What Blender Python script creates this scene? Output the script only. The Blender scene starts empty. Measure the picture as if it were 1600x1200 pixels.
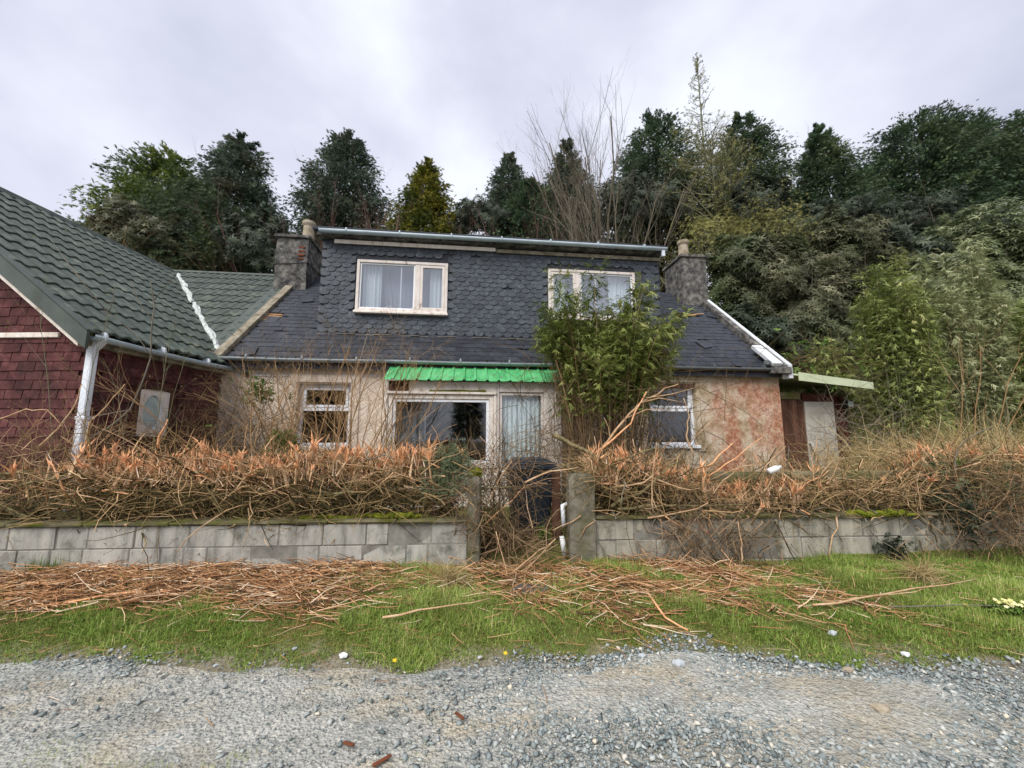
import bpy, bmesh, math, random
import numpy as np
from mathutils import Vector, Matrix, Euler

# ------------------------------------------------------------------ camera, sky, sun, exposure
S = bpy.context.scene
COL = S.collection
FPX = 610.0; PITCH = math.atan(82/610.0)
cam = bpy.data.cameras.new('camera'); cam_o = bpy.data.objects.new('camera', cam); COL.objects.link(cam_o)
cam.sensor_width = 36; cam.lens = 36*FPX/1600; cam.clip_end = 2000; cam.clip_start = .05
cam_o.location = (0, 0, 1.5); cam_o.rotation_euler = (math.pi/2+PITCH, 0, 0)
S.camera = cam_o

SUN_DIR = Vector((-.38, -.62, .80)).normalized()
W = bpy.data.worlds.new('World'); S.world = W; W.use_nodes = True
nt = W.node_tree; nt.nodes.clear()
def wn(t, **k):
    n = nt.nodes.new(t)
    for a, v in k.items(): setattr(n, a, v)
    return n
wout = wn('ShaderNodeOutputWorld'); mixs = wn('ShaderNodeMixShader'); mixs.inputs[0].default_value = .93
bg1 = wn('ShaderNodeBackground'); bg1.inputs[1].default_value = .05
sky = wn('ShaderNodeTexSky', sky_type='NISHITA', sun_disc=False)
sky.sun_elevation = math.asin(SUN_DIR.z); sky.sun_rotation = math.atan2(SUN_DIR.x, SUN_DIR.y)
nt.links.new(sky.outputs[0], bg1.inputs[0])
bg2 = wn('ShaderNodeBackground'); bg2.inputs[1].default_value = .45
tc = wn('ShaderNodeTexCoord'); mp = wn('ShaderNodeMapping'); mp.inputs['Scale'].default_value = (1, 1, 1.5)
nz = wn('ShaderNodeTexNoise'); nz.inputs['Scale'].default_value = 1.7; nz.inputs['Detail'].default_value = 5; nz.inputs['Roughness'].default_value = .5; nz.inputs['Distortion'].default_value = .2
cr = wn('ShaderNodeValToRGB'); e = cr.color_ramp.elements
e[0].position = .34; e[0].color = (.50, .53, .65, 1); e[1].position = .66; e[1].color = (.86, .89, .98, 1)
m_ = cr.color_ramp.elements.new(.5); m_.color = (.66, .68, .80, 1)
nt.links.new(tc.outputs['Generated'], mp.inputs[0]); nt.links.new(mp.outputs[0], nz.inputs['Vector'])
nt.links.new(nz.outputs['Fac'], cr.inputs[0]); nt.links.new(cr.outputs[0], bg2.inputs[0])
nt.links.new(bg1.outputs[0], mixs.inputs[1]); nt.links.new(bg2.outputs[0], mixs.inputs[2]); nt.links.new(mixs.outputs[0], wout.inputs[0])

sun = bpy.data.lights.new('sun', 'SUN'); sun.energy = 1.5; sun.angle = math.radians(38); sun.color = (1, .97, .92)
sun_o = bpy.data.objects.new('sun', sun); COL.objects.link(sun_o)
sun_o.rotation_euler = SUN_DIR.to_track_quat('Z', 'Y').to_euler()
S.view_settings.view_transform = 'Standard'; S.view_settings.look = 'None'
S.view_settings.exposure = 1.42; S.view_settings.gamma = 1; S.view_settings.use_curve_mapping = False
S.cycles.max_bounces = 6; S.cycles.transparent_max_bounces = 8; S.cycles.diffuse_bounces = 3; S.cycles.glossy_bounces = 3

# ------------------------------------------------------------------ helpers
rng = np.random.default_rng(7); random.seed(7)
CT, ST = math.cos(PITCH), math.sin(PITCH)
def ray(px, py):
    u = (px-800)/FPX; v = (600-py)/FPX
    return Vector((u, CT-v*ST, ST+v*CT))
def at(px, py, Y):
    d = ray(px, py); t = Y/d.y
    return Vector((d.x*t, Y, 1.5+d.z*t))
def onz(px, py, z):
    d = ray(px, py); t = (z-1.5)/d.z
    return Vector((d.x*t, d.y*t, z))
def smooth(a, b, x):
    t = np.clip((np.asarray(x, float)-a)/(b-a), 0, 1); return t*t*(3-2*t)
def wall_y(x): return 4.33+.055*np.asarray(x, float)
def road_edge(x):
    x = np.asarray(x, float)
    return 2.80+.05*np.sin(x*1.7+.4)+.035*np.sin(x*4.3+1)+.02*np.sin(x*11)+.26*np.exp(-((x-1.15)/.33)**2)
def zg(x, y):
    x = np.asarray(x, float); y = np.asarray(y, float)
    z = .13*smooth(2.75, 3.5, y)+.03*smooth(3.4, 4.3, y)+.15*smooth(4.45, 4.75, y)
    bump = (.015*np.sin(x*2.3+y*1.1)+.012*np.sin(x*5.1-y*3.7))*smooth(2.85, 3.2, y)
    hill = .75*np.clip(np.minimum(y, 24)-11, 0, None)+.12*np.clip(np.minimum(y, 70)-24, 0, None)
    lump = .35*np.sin(x*.31+.7)*smooth(12, 18, y)
    return z+bump+hill+lump

def lin(c):
    r = []
    for v in c:
        v = v/255.0
        r.append(v/12.92 if v <= .04045 else ((v+.055)/1.055)**2.4)
    return (*r, 1)

class NB:
    "tiny node-tree builder for one material"
    def __init__(s, name):
        s.m = bpy.data.materials.new(name); s.m.use_nodes = True; s.t = s.m.node_tree
        s.p = s.t.nodes['Principled BSDF']; s.out = s.t.nodes['Material Output']
    def n(s, t, **k):
        n = s.t.nodes.new(t)
        for a, v in k.items(): setattr(n, a, v)
        return n
    def l(s, a, b): s.t.links.new(a, b)
    def pos(s, stretch=(1, 1, 1), src='Position'):
        if src == 'Position': g = s.n('ShaderNodeNewGeometry').outputs['Position']
        else: g = s.n('ShaderNodeTexCoord').outputs[src]
        m = s.n('ShaderNodeMapping'); m.inputs['Scale'].default_value = stretch
        s.l(g, m.inputs[0]); return m.outputs[0]
    def noise(s, vec, scale, detail=5, rough=.6, dist=0):
        n = s.n('ShaderNodeTexNoise'); n.inputs['Scale'].default_value = scale; n.inputs['Detail'].default_value = detail
        n.inputs['Roughness'].default_value = rough; n.inputs['Distortion'].default_value = dist
        s.l(vec, n.inputs['Vector']); return n.outputs['Fac']
    def ramp(s, fac, stops):
        r = s.n('ShaderNodeValToRGB'); el = r.color_ramp.elements
        while len(el) < len(stops): el.new(.5)
        for q, (p, c) in zip(el, stops): q.position = p; q.color = lin(c) if len(c) == 3 else c
        s.l(fac, r.inputs[0]); return r.outputs[0]
    def mix(s, fac, a, b, mode='MIX'):
        m = s.n('ShaderNodeMix', data_type='RGBA', blend_type=mode)
        for sock, v in ((0, fac), (6, a), (7, b)):
            if hasattr(v, 'is_linked'): s.l(v, m.inputs[sock])
            else: m.inputs[sock].default_value = v if sock == 0 else (lin(v) if len(v) == 3 else v)
        return m.outputs[2]
    def math(s, op, a, b=0):
        m = s.n('ShaderNodeMath', operation=op)
        for i, v in enumerate((a, b)):
            if hasattr(v, 'is_linked'): s.l(v, m.inputs[i])
            else: m.inputs[i].default_value = v
        return m.outputs[0]
    def vary(s, colr, amt, hue=0):
        oi = s.n('ShaderNodeObjectInfo').outputs['Random']
        h = s.n('ShaderNodeHueSaturation')
        mr = s.n('ShaderNodeMapRange'); mr.inputs[3].default_value = 1-amt; mr.inputs[4].default_value = 1+amt
        s.l(oi, mr.inputs[0]); s.l(mr.outputs[0], h.inputs['Value']); s.l(colr, h.inputs['Color'])
        return h.outputs[0]
    def bump(s, h, strength, dist=.01):
        b = s.n('ShaderNodeBump'); b.inputs['Strength'].default_value = strength; b.inputs['Distance'].default_value = dist
        s.l(h, b.inputs['Height']); s.l(b.outputs[0], s.p.inputs['Normal'])
    def done(s, colr, rough=.85, spec=.3, metal=0):
        if hasattr(colr, 'is_linked'): s.l(colr, s.p.inputs['Base Color'])
        else: s.p.inputs['Base Color'].default_value = lin(colr)
        if hasattr(rough, 'is_linked'): s.l(rough, s.p.inputs['Roughness'])
        else: s.p.inputs['Roughness'].default_value = rough
        s.p.inputs['Specular IOR Level'].default_value = spec; s.p.inputs['Metallic'].default_value = metal
        return s.m

def mat(name, stops, scale=4, rough=.85, spec=.3, bump=0, bscale=60, vary=0, stretch=(1, 1, 1), detail=6, dist=0, metal=0, bdist=.01, stain=None):
    b = NB(name); v = b.pos(stretch)
    if not isinstance(stops[0][1], (tuple, list)): stops = [(.3, stops[0]), (.7, stops[1])] if len(stops) == 2 else [(.28, stops[0]), (.5, stops[1]), (.72, stops[2])]
    c = b.ramp(b.noise(v, scale, detail, .62, dist), stops)
    if stain:   # (colour, scale, lo, hi)
        f = b.ramp(b.noise(b.pos(), stain[1], 8, .7), [(stain[2], (0, 0, 0, 1)), (stain[3], (1, 1, 1, 1))])
        c = b.mix(f, c, stain[0])
    if vary: c = b.vary(c, vary)
    if bump: b.bump(b.noise(v, bscale, 5, .6), bump, bdist)
    return b.done(c, rough, spec, metal)

def tintmat(name, stops, rough=.7, spec=.25, big=None, trans=0):
    "colour from a random per-piece tint stored on the mesh; big = (colour, scale, lo, hi) broad patches"
    b = NB(name); a = b.n('ShaderNodeAttribute'); a.attribute_name = 'tint'
    c = b.ramp(a.outputs['Fac'], stops)
    if big:
        f = b.ramp(b.noise(b.pos(), big[1], 4, .6), [(big[2], (0, 0, 0, 1)), (big[3], (1, 1, 1, 1))])
        c = b.mix(f, c, big[0])
    m = b.done(c, rough, spec)
    if trans:
        tr = b.n('ShaderNodeBsdfTranslucent'); b.l(c, tr.inputs[0]); mx = b.n('ShaderNodeMixShader'); mx.inputs[0].default_value = trans
        b.l(b.p.outputs[0], mx.inputs[1]); b.l(tr.outputs[0], mx.inputs[2]); b.l(mx.outputs[0], b.out.inputs[0])
    return m

def tag(o, label=None, cat=None, group=None, kind=None):
    if label: o['label'] = label
    if cat: o['category'] = cat
    if group: o['group'] = group
    if kind: o['kind'] = kind
    return o
def thing(name, label, cat, loc=(0, 0, 0), rz=0, group=None):
    o = bpy.data.objects.new(name, None); COL.objects.link(o); o.location = loc; o.rotation_euler = (0, 0, rz)
    o.empty_display_size = .1
    return tag(o, label, cat, group)
def link(name, me, parent=None, mw=None):
    o = bpy.data.objects.new(name, me); COL.objects.link(o)
    if parent is not None: o.parent = parent
    if mw is not None: o.matrix_local = mw
    return o
def root_of(o):
    while o.parent is not None: o = o.parent
    return o

class G:
    "collects small shapes into one mesh"
    def __init__(s): s.V = []; s.F = []
    def add(s, V, F):
        k = len(s.V); s.V += [tuple(v) for v in V]; s.F += [tuple(i+k for i in f) for f in F]; return s
    def box(s, x0, x1, y0, y1, z0, z1):
        return s.add([(x0, y0, z0), (x1, y0, z0), (x1, y1, z0), (x0, y1, z0), (x0, y0, z1), (x1, y0, z1), (x1, y1, z1), (x0, y1, z1)],
                     [(3, 2, 1, 0), (4, 5, 6, 7), (0, 1, 5, 4), (1, 2, 6, 5), (2, 3, 7, 6), (3, 0, 4, 7)])
    def quad(s, a, b, c, d): return s.add([a, b, c, d], [(0, 1, 2, 3)])
    def bar(s, a, b, w, h, up=(0, 0, 1)):
        a = Vector(a); b = Vector(b); d = (b-a).normalized(); u = Vector(up); x = d.cross(u)
        if x.length < 1e-4: x = d.cross(Vector((1, 0, 0)))
        x.normalize(); y = x.cross(d).normalized()
        V = [p+x*(sx*w/2)+y*(sy*h/2) for p in (a, b) for sx, sy in ((-1, -1), (1, -1), (1, 1), (-1, 1))]
        return s.add(V, [(0, 1, 2, 3), (7, 6, 5, 4), (0, 4, 5, 1), (1, 5, 6, 2), (2, 6, 7, 3), (3, 7, 4, 0)])
    def tube(s, pts, r, n=8, caps=True):
        pts = [Vector(p) for p in pts]; rr = r if isinstance(r, (list, tuple)) else [r]*len(pts)
        k = len(s.V); x = None
        for i, p in enumerate(pts):
            d = (pts[min(i+1, len(pts)-1)]-pts[max(i-1, 0)]).normalized()
            if x is None:
                x = d.cross(Vector((0, 0, 1)))
                if x.length < .05: x = d.cross(Vector((1, 0, 0)))
            x = (x-d*x.dot(d)).normalized(); y = d.cross(x)
            for j in range(n):
                a = 2*math.pi*j/n; s.V.append(tuple(p+(x*math.cos(a)+y*math.sin(a))*rr[i]))
        for i in range(len(pts)-1):
            for j in range(n):
                a = k+i*n+j; b = k+i*n+(j+1) % n; s.F.append((a, b, b+n, a+n))
        if caps:
            s.F.append(tuple(k+j for j in reversed(range(n)))); s.F.append(tuple(k+(len(pts)-1)*n+j for j in range(n)))
        return s
    def lathe(s, prof, n=16, c=(0, 0, 0)):
        k = len(s.V)
        for r, z in prof:
            for j in range(n):
                a = 2*math.pi*j/n; s.V.append((c[0]+r*math.cos(a), c[1]+r*math.sin(a), c[2]+z))
        for i in range(len(prof)-1):
            for j in range(n):
                a = k+i*n+j; b = k+i*n+(j+1) % n; s.F.append((a, b, b+n, a+n))
        s.F.append(tuple(k+j for j in reversed(range(n)))); s.F.append(tuple(k+(len(prof)-1)*n+j for j in range(n)))
        return s
    def prism(s, poly, d):
        "poly: list of 3D points, extruded by vector d"
        n = len(poly); d = Vector(d); P = [Vector(p) for p in poly]
        return s.add(P+[p+d for p in P], [tuple(reversed(range(n))), tuple(range(n, 2*n))]+[(i, (i+1) % n, n+(i+1) % n, n+i) for i in range(n)])
    def jit(s, a):
        s.V = [(x+random.uniform(-a, a), y+random.uniform(-a, a), z+random.uniform(-a, a)) for x, y, z in s.V]; return s
    def mesh(s, name, m, off=(0, 0, 0), bevel=0, smooth_=False, sub=0, rough=0):
        me = bpy.data.meshes.new(name)
        me.from_pydata([(x-off[0], y-off[1], z-off[2]) for x, y, z in s.V], [], s.F)
        bm = bmesh.new(); bm.from_mesh(me)
        bmesh.ops.recalc_face_normals(bm, faces=bm.faces)
        if bevel: bmesh.ops.bevel(bm, geom=list(bm.edges), offset=bevel, segments=1, affect='EDGES', profile=.5)
        if sub: bmesh.ops.subdivide_edges(bm, edges=list(bm.edges), cuts=sub, use_grid_fill=True)
        if rough:
            for v in bm.verts: v.co += Vector((random.uniform(-rough, rough), random.uniform(-rough, rough), random.uniform(-rough, rough)))
        bm.to_mesh(me); bm.free()
        if smooth_:
            for p in me.polygons: p.use_smooth = True
        me.materials.append(m); return me
    def part(s, name, parent, m, label=None, kind=None, **k):
        r = root_of(parent); o = link(name, s.mesh(name, m, (0, 0, r.location.z), **k), parent)
        return tag(o, label, kind=kind)
    def solo(s, name, m, label=None, cat=None, group=None, kind=None, **k):
        c = np.array(s.V); o = (float(c[:, 0].mean()), float(c[:, 1].mean()), float(c[:, 2].min()))
        ob = link(name, s.mesh(name, m, o, **k)); ob.location = o
        return tag(ob, label, cat, group, kind)

def np_mesh(name, V, F, m, tint=None, smooth_=False, off=None):
    "V (n,3) float, F (f,k) int, tint per face"
    me = bpy.data.meshes.new(name); V = np.asarray(V, np.float32)
    if off is not None: V = V-np.asarray(off, np.float32)
    F = np.asarray(F, np.int32); f, k = F.shape
    me.vertices.add(len(V)); me.vertices.foreach_set('co', V.ravel())
    me.loops.add(f*k); me.loops.foreach_set('vertex_index', F.ravel())
    me.polygons.add(f); me.polygons.foreach_set('loop_start', np.arange(0, f*k, k, dtype=np.int32))
    if smooth_: me.polygons.foreach_set('use_smooth', np.ones(f, bool))
    me.update(calc_edges=True)
    if tint is not None:
        a = me.attributes.new('tint', 'FLOAT', 'FACE'); a.data.foreach_set('value', np.asarray(tint, np.float32))
    me.materials.append(m); return me
def cat_geo(L):
    V = []; F = []; T = []; k = 0
    for v, f, t in L:
        V.append(v); F.append(f+k); T.append(t); k += len(v)
    return np.concatenate(V), np.concatenate(F), np.concatenate(T)
def inst(tv, tf, M, P, tint):
    "template (n,3),(f,k) placed with M (N,3,3) columns = axes*scale, at P (N,3)"
    N = len(P); V = np.einsum('nij,vj->nvi', M, tv)+P[:, None, :]
    F = tf[None]+(np.arange(N)*len(tv))[:, None, None]
    return V.reshape(-1, 3), F.reshape(-1, tf.shape[1]), np.repeat(tint, len(tf))
def nrm(a): return a/np.maximum(np.linalg.norm(a, axis=-1, keepdims=True), 1e-9)
def frames(D, up, scale, roll=None):
    "x axis along D, z axis near up"
    x = nrm(D); y = nrm(np.cross(up, x)+1e-6); z = np.cross(x, y)
    if roll is not None:
        c = np.cos(roll)[:, None]; s_ = np.sin(roll)[:, None]; y, z = y*c+z*s_, z*c-y*s_
    sc = np.asarray(scale)
    if sc.ndim == 1: sc = sc[:, None].repeat(3, 1)
    return np.stack([x*sc[:, :1], y*sc[:, 1:2], z*sc[:, 2:3]], -1)
def rdir(n, r=None):
    return nrm((r or rng).normal(size=(n, 3)))
def tubes(P, R, n=3):
    "P (N,k,3), R (N,k) -> quads"
    N, k, _ = P.shape; D = np.gradient(P, axis=1); D = nrm(D)
    ref = np.where(np.abs(D[:, :1, 2:3]) > .9, np.array([1., 0, 0]), np.array([0, 0, 1.]))
    X = nrm(np.cross(D, np.broadcast_to(ref, D.shape))); Y = np.cross(D, X)
    a = 2*np.pi*np.arange(n)/n
    V = P[:, :, None]+(X[:, :, None]*np.cos(a)[:, None]+Y[:, :, None]*np.sin(a)[:, None])*R[:, :, None, None]
    idx = np.arange(N*k*n).reshape(N, k, n)
    A = idx[:, :-1]; B = np.roll(A, -1, 2); C_ = np.roll(idx[:, 1:], -1, 2); E_ = idx[:, 1:]
    F = np.stack([A, B, C_, E_], -1).reshape(-1, 4)
    return V.reshape(-1, 3), F, N*0+np.arange(N).repeat((k-1)*n)
def tube_geo(P, R, tint, n=3):
    V, F, id_ = tubes(P, R, n); return V, F, np.asarray(tint)[id_]
def poly(P0, D, L, k=5, wig=.15, up=0.0):
    "random wandering polylines"
    N = len(P0); P = np.zeros((N, k, 3)); P[:, 0] = P0; d = nrm(D)
    for i in range(1, k):
        d = nrm(d+rng.normal(size=(N, 3))*wig+np.array([0, 0, up]))
        P[:, i] = P[:, i-1]+d*(L/(k-1))[:, None]
    return P
def grow(P0, D, L, R, levels, k=5, wig=.12, up=.05, tip=.35):
    "branching system -> list of (P,R) per level; levels = [(children, len ratio, rad ratio, spread, tmin)]"
    out = []; P = poly(P0, D, L, k, wig, up); Rr = R[:, None]*np.linspace(1, tip, k)[None]
    out.append((P, Rr)); Lc = L
    for li, (nc, lr, rr, spread, tmin) in enumerate(levels):
        N = len(P); k = P.shape[1]; par = np.repeat(np.arange(N), nc); M_ = len(par)
        t = tmin+(1-tmin)*rng.random(M_)**.8; f = t*(k-1); i = np.minimum(f.astype(int), k-2); w = (f-i)[:, None]
        p = P[par, i]*(1-w)+P[par, i+1]*w; d = nrm(P[par, i+1]-P[par, i])
        r = (Rr[par, i]*(1-w[:, 0])+Rr[par, i+1]*w[:, 0])*rr
        dd = nrm(d+rdir(M_)*spread); l = Lc[par]*lr*(.55+.75*rng.random(M_))*(1.15-.5*t)
        k = 3 if li == len(levels)-1 else 4
        P = poly(p, dd, l, k, wig*1.5, up); Rr = r[:, None]*np.linspace(1, tip, k)[None]; Lc = l
        out.append((P, Rr))
    return out
# ------------------------------------------------------------------ materials
M = {}
M['soil'] = mat('soil', [(58, 56, 34), (88, 78, 52), (112, 96, 64)], 5, .95, .1, .6, 40)
M['block'] = mat('concrete_block', [(.3, (112, 111, 105)), (.44, (158, 156, 148)), (.7, (188, 184, 174))], 8, .92, .15, .8, 90, .09, (1, 1, .16), stain=((104, 104, 94), 3.4, .52, .72))
M['block_dark'] = mat('old_concrete_block', [(.32, (104, 101, 90)), (.46, (152, 147, 134)), (.68, (186, 180, 164))], 7, .92, .15, .8, 90, .08, (1, 1, .2), stain=((82, 82, 64), 3.2, .5, .7))
M['mortar'] = mat('mortar', [(104, 102, 95), (146, 143, 134)], 9, .95, .1, .4, 90)
M['pillar'] = mat('pillar_concrete', [(92, 88, 76), (122, 117, 104), (150, 144, 130)], 8, .93, .1, .9, 130, stain=((88, 86, 50), 3, .46, .7))
M['moss'] = mat('moss', [(58, 66, 20), (98, 104, 32), (136, 136, 48)], 12, .95, .05, .8, 90)
M['coping'] = mat('coping', [(84, 80, 62), (110, 102, 80), (132, 126, 104)], 7, .95, .05, .6, 70, stain=((88, 92, 36), 4, .45, .65))
M['slate'] = mat('slate', [(26, 29, 35), (38, 41, 48), (54, 57, 64)], 9, .55, .45, .25, 60, .38, stain=((104, 104, 96), 6, .62, .82))
M['scallop'] = mat('scallop', [(42, 47, 54), (60, 66, 73), (82, 88, 94)], 14, .62, .4, .5, 160, .26, stain=((136, 142, 138), 8, .60, .80))
M['felt'] = mat('roof_felt', [(44, 46, 52), (62, 64, 70)], 4, .8, .3, .3, 200)
M['greentile'] = mat('green_roof_tile', [(46, 55, 49), (62, 72, 65), (88, 96, 87)], 5, .62, .4, .4, 200, .10, stain=((116, 122, 104), 4.5, .54, .74))
M['greentrim'] = mat('green_trim', [(58, 66, 60), (78, 86, 78)], 3, .5, .4, .1, 60)
M['shingle'] = mat('red_shingle', [(60, 35, 35), (84, 48, 48), (108, 69, 67)], 9, .85, .2, .5, 260, .2, stain=((50, 40, 36), 1.4, .52, .75))
M['white'] = mat('white_upvc', [(222, 224, 228), (232, 233, 236)], 3, .4, .4)
M['whitepipe'] = mat('white_pipe', [(205, 212, 222), (226, 230, 236)], 5, .4, .4, stain=((170, 172, 166), 6, .55, .8))
M['peel'] = mat('peeling_paint', [(.30, (150, 124, 104)), (.42, (214, 202, 190)), (.7, (232, 226, 218))], 9, .8, .25, .5, 50, 0, (1, 1, .5))
M['pinkpeel'] = mat('pink_peeling_paint', [(.3, (146, 128, 114)), (.40, (208, 198, 189)), (.7, (226, 218, 211))], 9, .82, .2, .5, 50, 0, (1, 1, .4))
M['greyrender'] = mat('chimney_render', [(.34, (54, 52, 52)), (.5, (92, 90, 87)), (.64, (128, 124, 118))], 7, .93, .1, 1.0, 50, stain=((176, 174, 166), 9, .62, .76))
M['pot'] = mat('clay_pot', [(120, 108, 90), (156, 144, 124), (184, 174, 156)], 8, .9, .1, .5, 60)
M['gutter'] = mat('grey_gutter', [(112, 122, 126), (138, 148, 152)], 3, .5, .4, 0, stain=((94, 108, 96), 3, .55, .75))
M['gutterlight'] = mat('light_gutter', [(150, 166, 174), (178, 190, 196)], 3, .4, .5)
M['gutterdark'] = mat('dark_gutter', [(70, 74, 76), (96, 100, 100)], 3, .5, .4)
M['timber'] = mat('weathered_timber', [(92, 84, 62), (122, 113, 86), (148, 140, 112)], 7, .9, .1, .6, 60, .1, (.25, 1, 1), stain=((92, 98, 46), 3, .5, .72))
M['brownwood'] = mat('brown_boards', [(60, 40, 32), (86, 58, 46), (108, 78, 62)], 8, .85, .2, .5, 50, .14, (1, 1, .15), stain=((130, 108, 92), 5, .58, .8))
M['redwood'] = mat('red_brown_paint', [(62, 30, 26), (86, 44, 38)], 7, .8, .2, .4, 50, .1, (1, 1, .2))
M['batten'] = mat('bare_batten', [(176, 134, 98), (212, 176, 142)], 9, .9, .1, .4, 50, .1, (.3, 1, 1))
M['skew'] = mat('skew_stone', [(98, 92, 78), (138, 129, 112), (164, 156, 140)], 6, .92, .1, .6, 60, stain=((72, 68, 58), 4, .52, .72))
M['lead'] = mat('white_flashing', [(188, 192, 194), (214, 217, 220)], 8, .6, .4, .5, 30)
M['mortarwhite'] = mat('valley_mortar', [(170, 176, 172), (206, 210, 206)], 9, .9, .1, .8, 60)
M['corr'] = mat('green_corrugated', [(.3, (56, 126, 76)), (.45, (74, 162, 98)), (.7, (104, 184, 124))], 6, .5, .35, .25, 40, 0, (1.6, .35, .35), stain=((86, 108, 76), 7, .52, .76))
M['palegreen'] = mat('pale_green_board', [(176, 184, 152), (196, 203, 172)], 6, .75, .3, .2, 50, stain=((140, 146, 116), 4, .6, .8))
M['dark'] = mat('dark_interior', [(34, 33, 34), (50, 48, 48)], 3, .95, .05)
M['room'] = mat('room_wall', [(84, 86, 92), (104, 106, 112)], 2, .95, .05)
M['blackplastic'] = mat('black_plastic', [(24, 25, 27), (36, 37, 39)], 5, .5, .4)
M['bin'] = mat('bin_plastic', [(22, 34, 44), (34, 48, 60)], 3, .45, .5, .15, 40, stain=((70, 80, 84), 4, .6, .85))
M['rust'] = mat('rust_metal', [(84, 48, 32), (116, 68, 46)], 8, .85, .2, .5, 60)
M['iron'] = mat('dark_iron', [(42, 40, 40), (62, 58, 56)], 8, .6, .4, .3, 60)
M['litterwhite'] = mat('white_litter', [(206, 208, 208), (228, 228, 226)], 9, .5, .4)
M['stone'] = mat('pale_stone', [(150, 156, 160), (190, 194, 196)], 14, .85, .2, .4, 90, .15)
M['slab'] = mat('dark_slab', [(76, 70, 66), (102, 95, 88)], 9, .9, .2, .5, 60)
M['barkgrey'] = mat('bark_grey', [(84, 80, 70), (116, 110, 98), (140, 134, 120)], 8, .9, .1, .6, 50, .1, (1, 1, .4))
M['barkdark'] = mat('bark_dark', [(46, 40, 34), (66, 58, 48)], 8, .92, .1, .5, 40)
M['barkmoss'] = mat('mossy_bark', [(.3, (58, 52, 38)), (.46, (104, 94, 66)), (.58, (136, 124, 92)), (.7, (104, 106, 54))], 16, .95, .05, 1.0, 60, .1)
M['palebranch'] = mat('pale_branch', [(150, 118, 86), (190, 156, 120), (206, 186, 158)], 12, .85, .15, .5, 90, .12)
M['orangewood'] = mat('torn_wood', [(190, 126, 82), (224, 166, 120), (236, 196, 160)], 22, .85, .15, .5, 150, .14)

# cottage harl: pink-cream render, with old red paint left on the right-hand end
b = NB('cottage_harl'); v = b.pos(src='Object')
cream = b.ramp(b.noise(v, 3.2, 8, .7), [(.25, (156, 134, 112)), (.35, (228, 208, 188)), (.7, (243, 229, 214))])
old = b.ramp(b.noise(v, 2.6, 9, .72), [(.34, (108, 94, 68)), (.46, (190, 168, 138)), (.56, (216, 200, 178)), (.7, (232, 222, 208))])
vs = b.pos((1, 1, .45), 'Object')
redf = b.ramp(b.math('ADD', b.math('MULTIPLY', b.noise(vs, 1.9, 6, .65, .3), .5), b.math('MULTIPLY', b.noise(v, 17, 7, .85), .5)), [(.46, (0, 0, 0, 1)), (.55, (.9, .9, .9, 1))])
redc = b.ramp(b.noise(v, 9, 6, .7), [(.34, (126, 72, 52)), (.48, (176, 112, 84)), (.6, (214, 168, 142))])
sx = b.n('ShaderNodeSeparateXYZ'); b.l(b.n('ShaderNodeTexCoord').outputs['Object'], sx.inputs[0])
mr = b.n('ShaderNodeMapRange', interpolation_type='SMOOTHSTEP'); mr.inputs[1].default_value = 7.2; mr.inputs[2].default_value = 8.8; b.l(sx.outputs[0], mr.inputs[0])
mr2 = b.n('ShaderNodeMapRange', interpolation_type='SMOOTHSTEP'); mr2.inputs[1].default_value = 9.15; mr2.inputs[2].default_value = 9.45; b.l(sx.outputs[0], mr2.inputs[0])
mr3 = b.n('ShaderNodeMapRange', interpolation_type='SMOOTHSTEP'); mr3.inputs[1].default_value = 2.55; mr3.inputs[2].default_value = 2.15; b.l(sx.outputs[2], mr3.inputs[0])
c = b.mix(mr.outputs[0], cream, old)
c = b.mix(b.math('MULTIPLY', b.math('MULTIPLY', redf, mr2.outputs[0]), mr3.outputs[0]), c, redc)
grime = b.ramp(b.noise(b.pos((1, 1, .3), 'Object'), 4.5, 8, .7), [(.58, (0, 0, 0, 1)), (.78, (1, 1, 1, 1))])
c = b.mix(b.math('MULTIPLY', grime, .8), c, (84, 80, 58))
speck = b.ramp(b.noise(v, 34, 4, .7), [(.60, (0, 0, 0, 1)), (.70, (1, 1, 1, 1))])
c = b.mix(b.math('MULTIPLY', speck, .5), c, (92, 78, 66))
b.bump(b.noise(v, 42, 6, .75), 1.0, .035)
M['harl'] = b.done(c, .95, .1)

# off-white shed door with flaked paint
b = NB('flaked_door_paint'); v = b.pos((1, 1, .7), 'Object')
base = b.ramp(b.noise(v, 4, 6), [(.3, (178, 170, 158)), (.7, (206, 200, 190))])
sx = b.n('ShaderNodeSeparateXYZ'); b.l(b.n('ShaderNodeTexCoord').outputs['Object'], sx.inputs[0])
f1 = b.ramp(b.noise(v, 15, 3, .55, 1.6), [(.60, (0, 0, 0, 1)), (.625, (1, 1, 1, 1)), (.645, (1, 1, 1, 1)), (.665, (0, 0, 0, 1))])
f2 = b.ramp(b.noise(v, 3.0, 2), [(.5, (0, 0, 0, 1)), (.56, (1, 1, 1, 1))])
b.bump(b.noise(v, 50), .2)
M['door'] = b.done(b.mix(b.math('MULTIPLY', b.math('MULTIPLY', f1, f2), .8), base, (88, 84, 78)), .8, .2)

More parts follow.
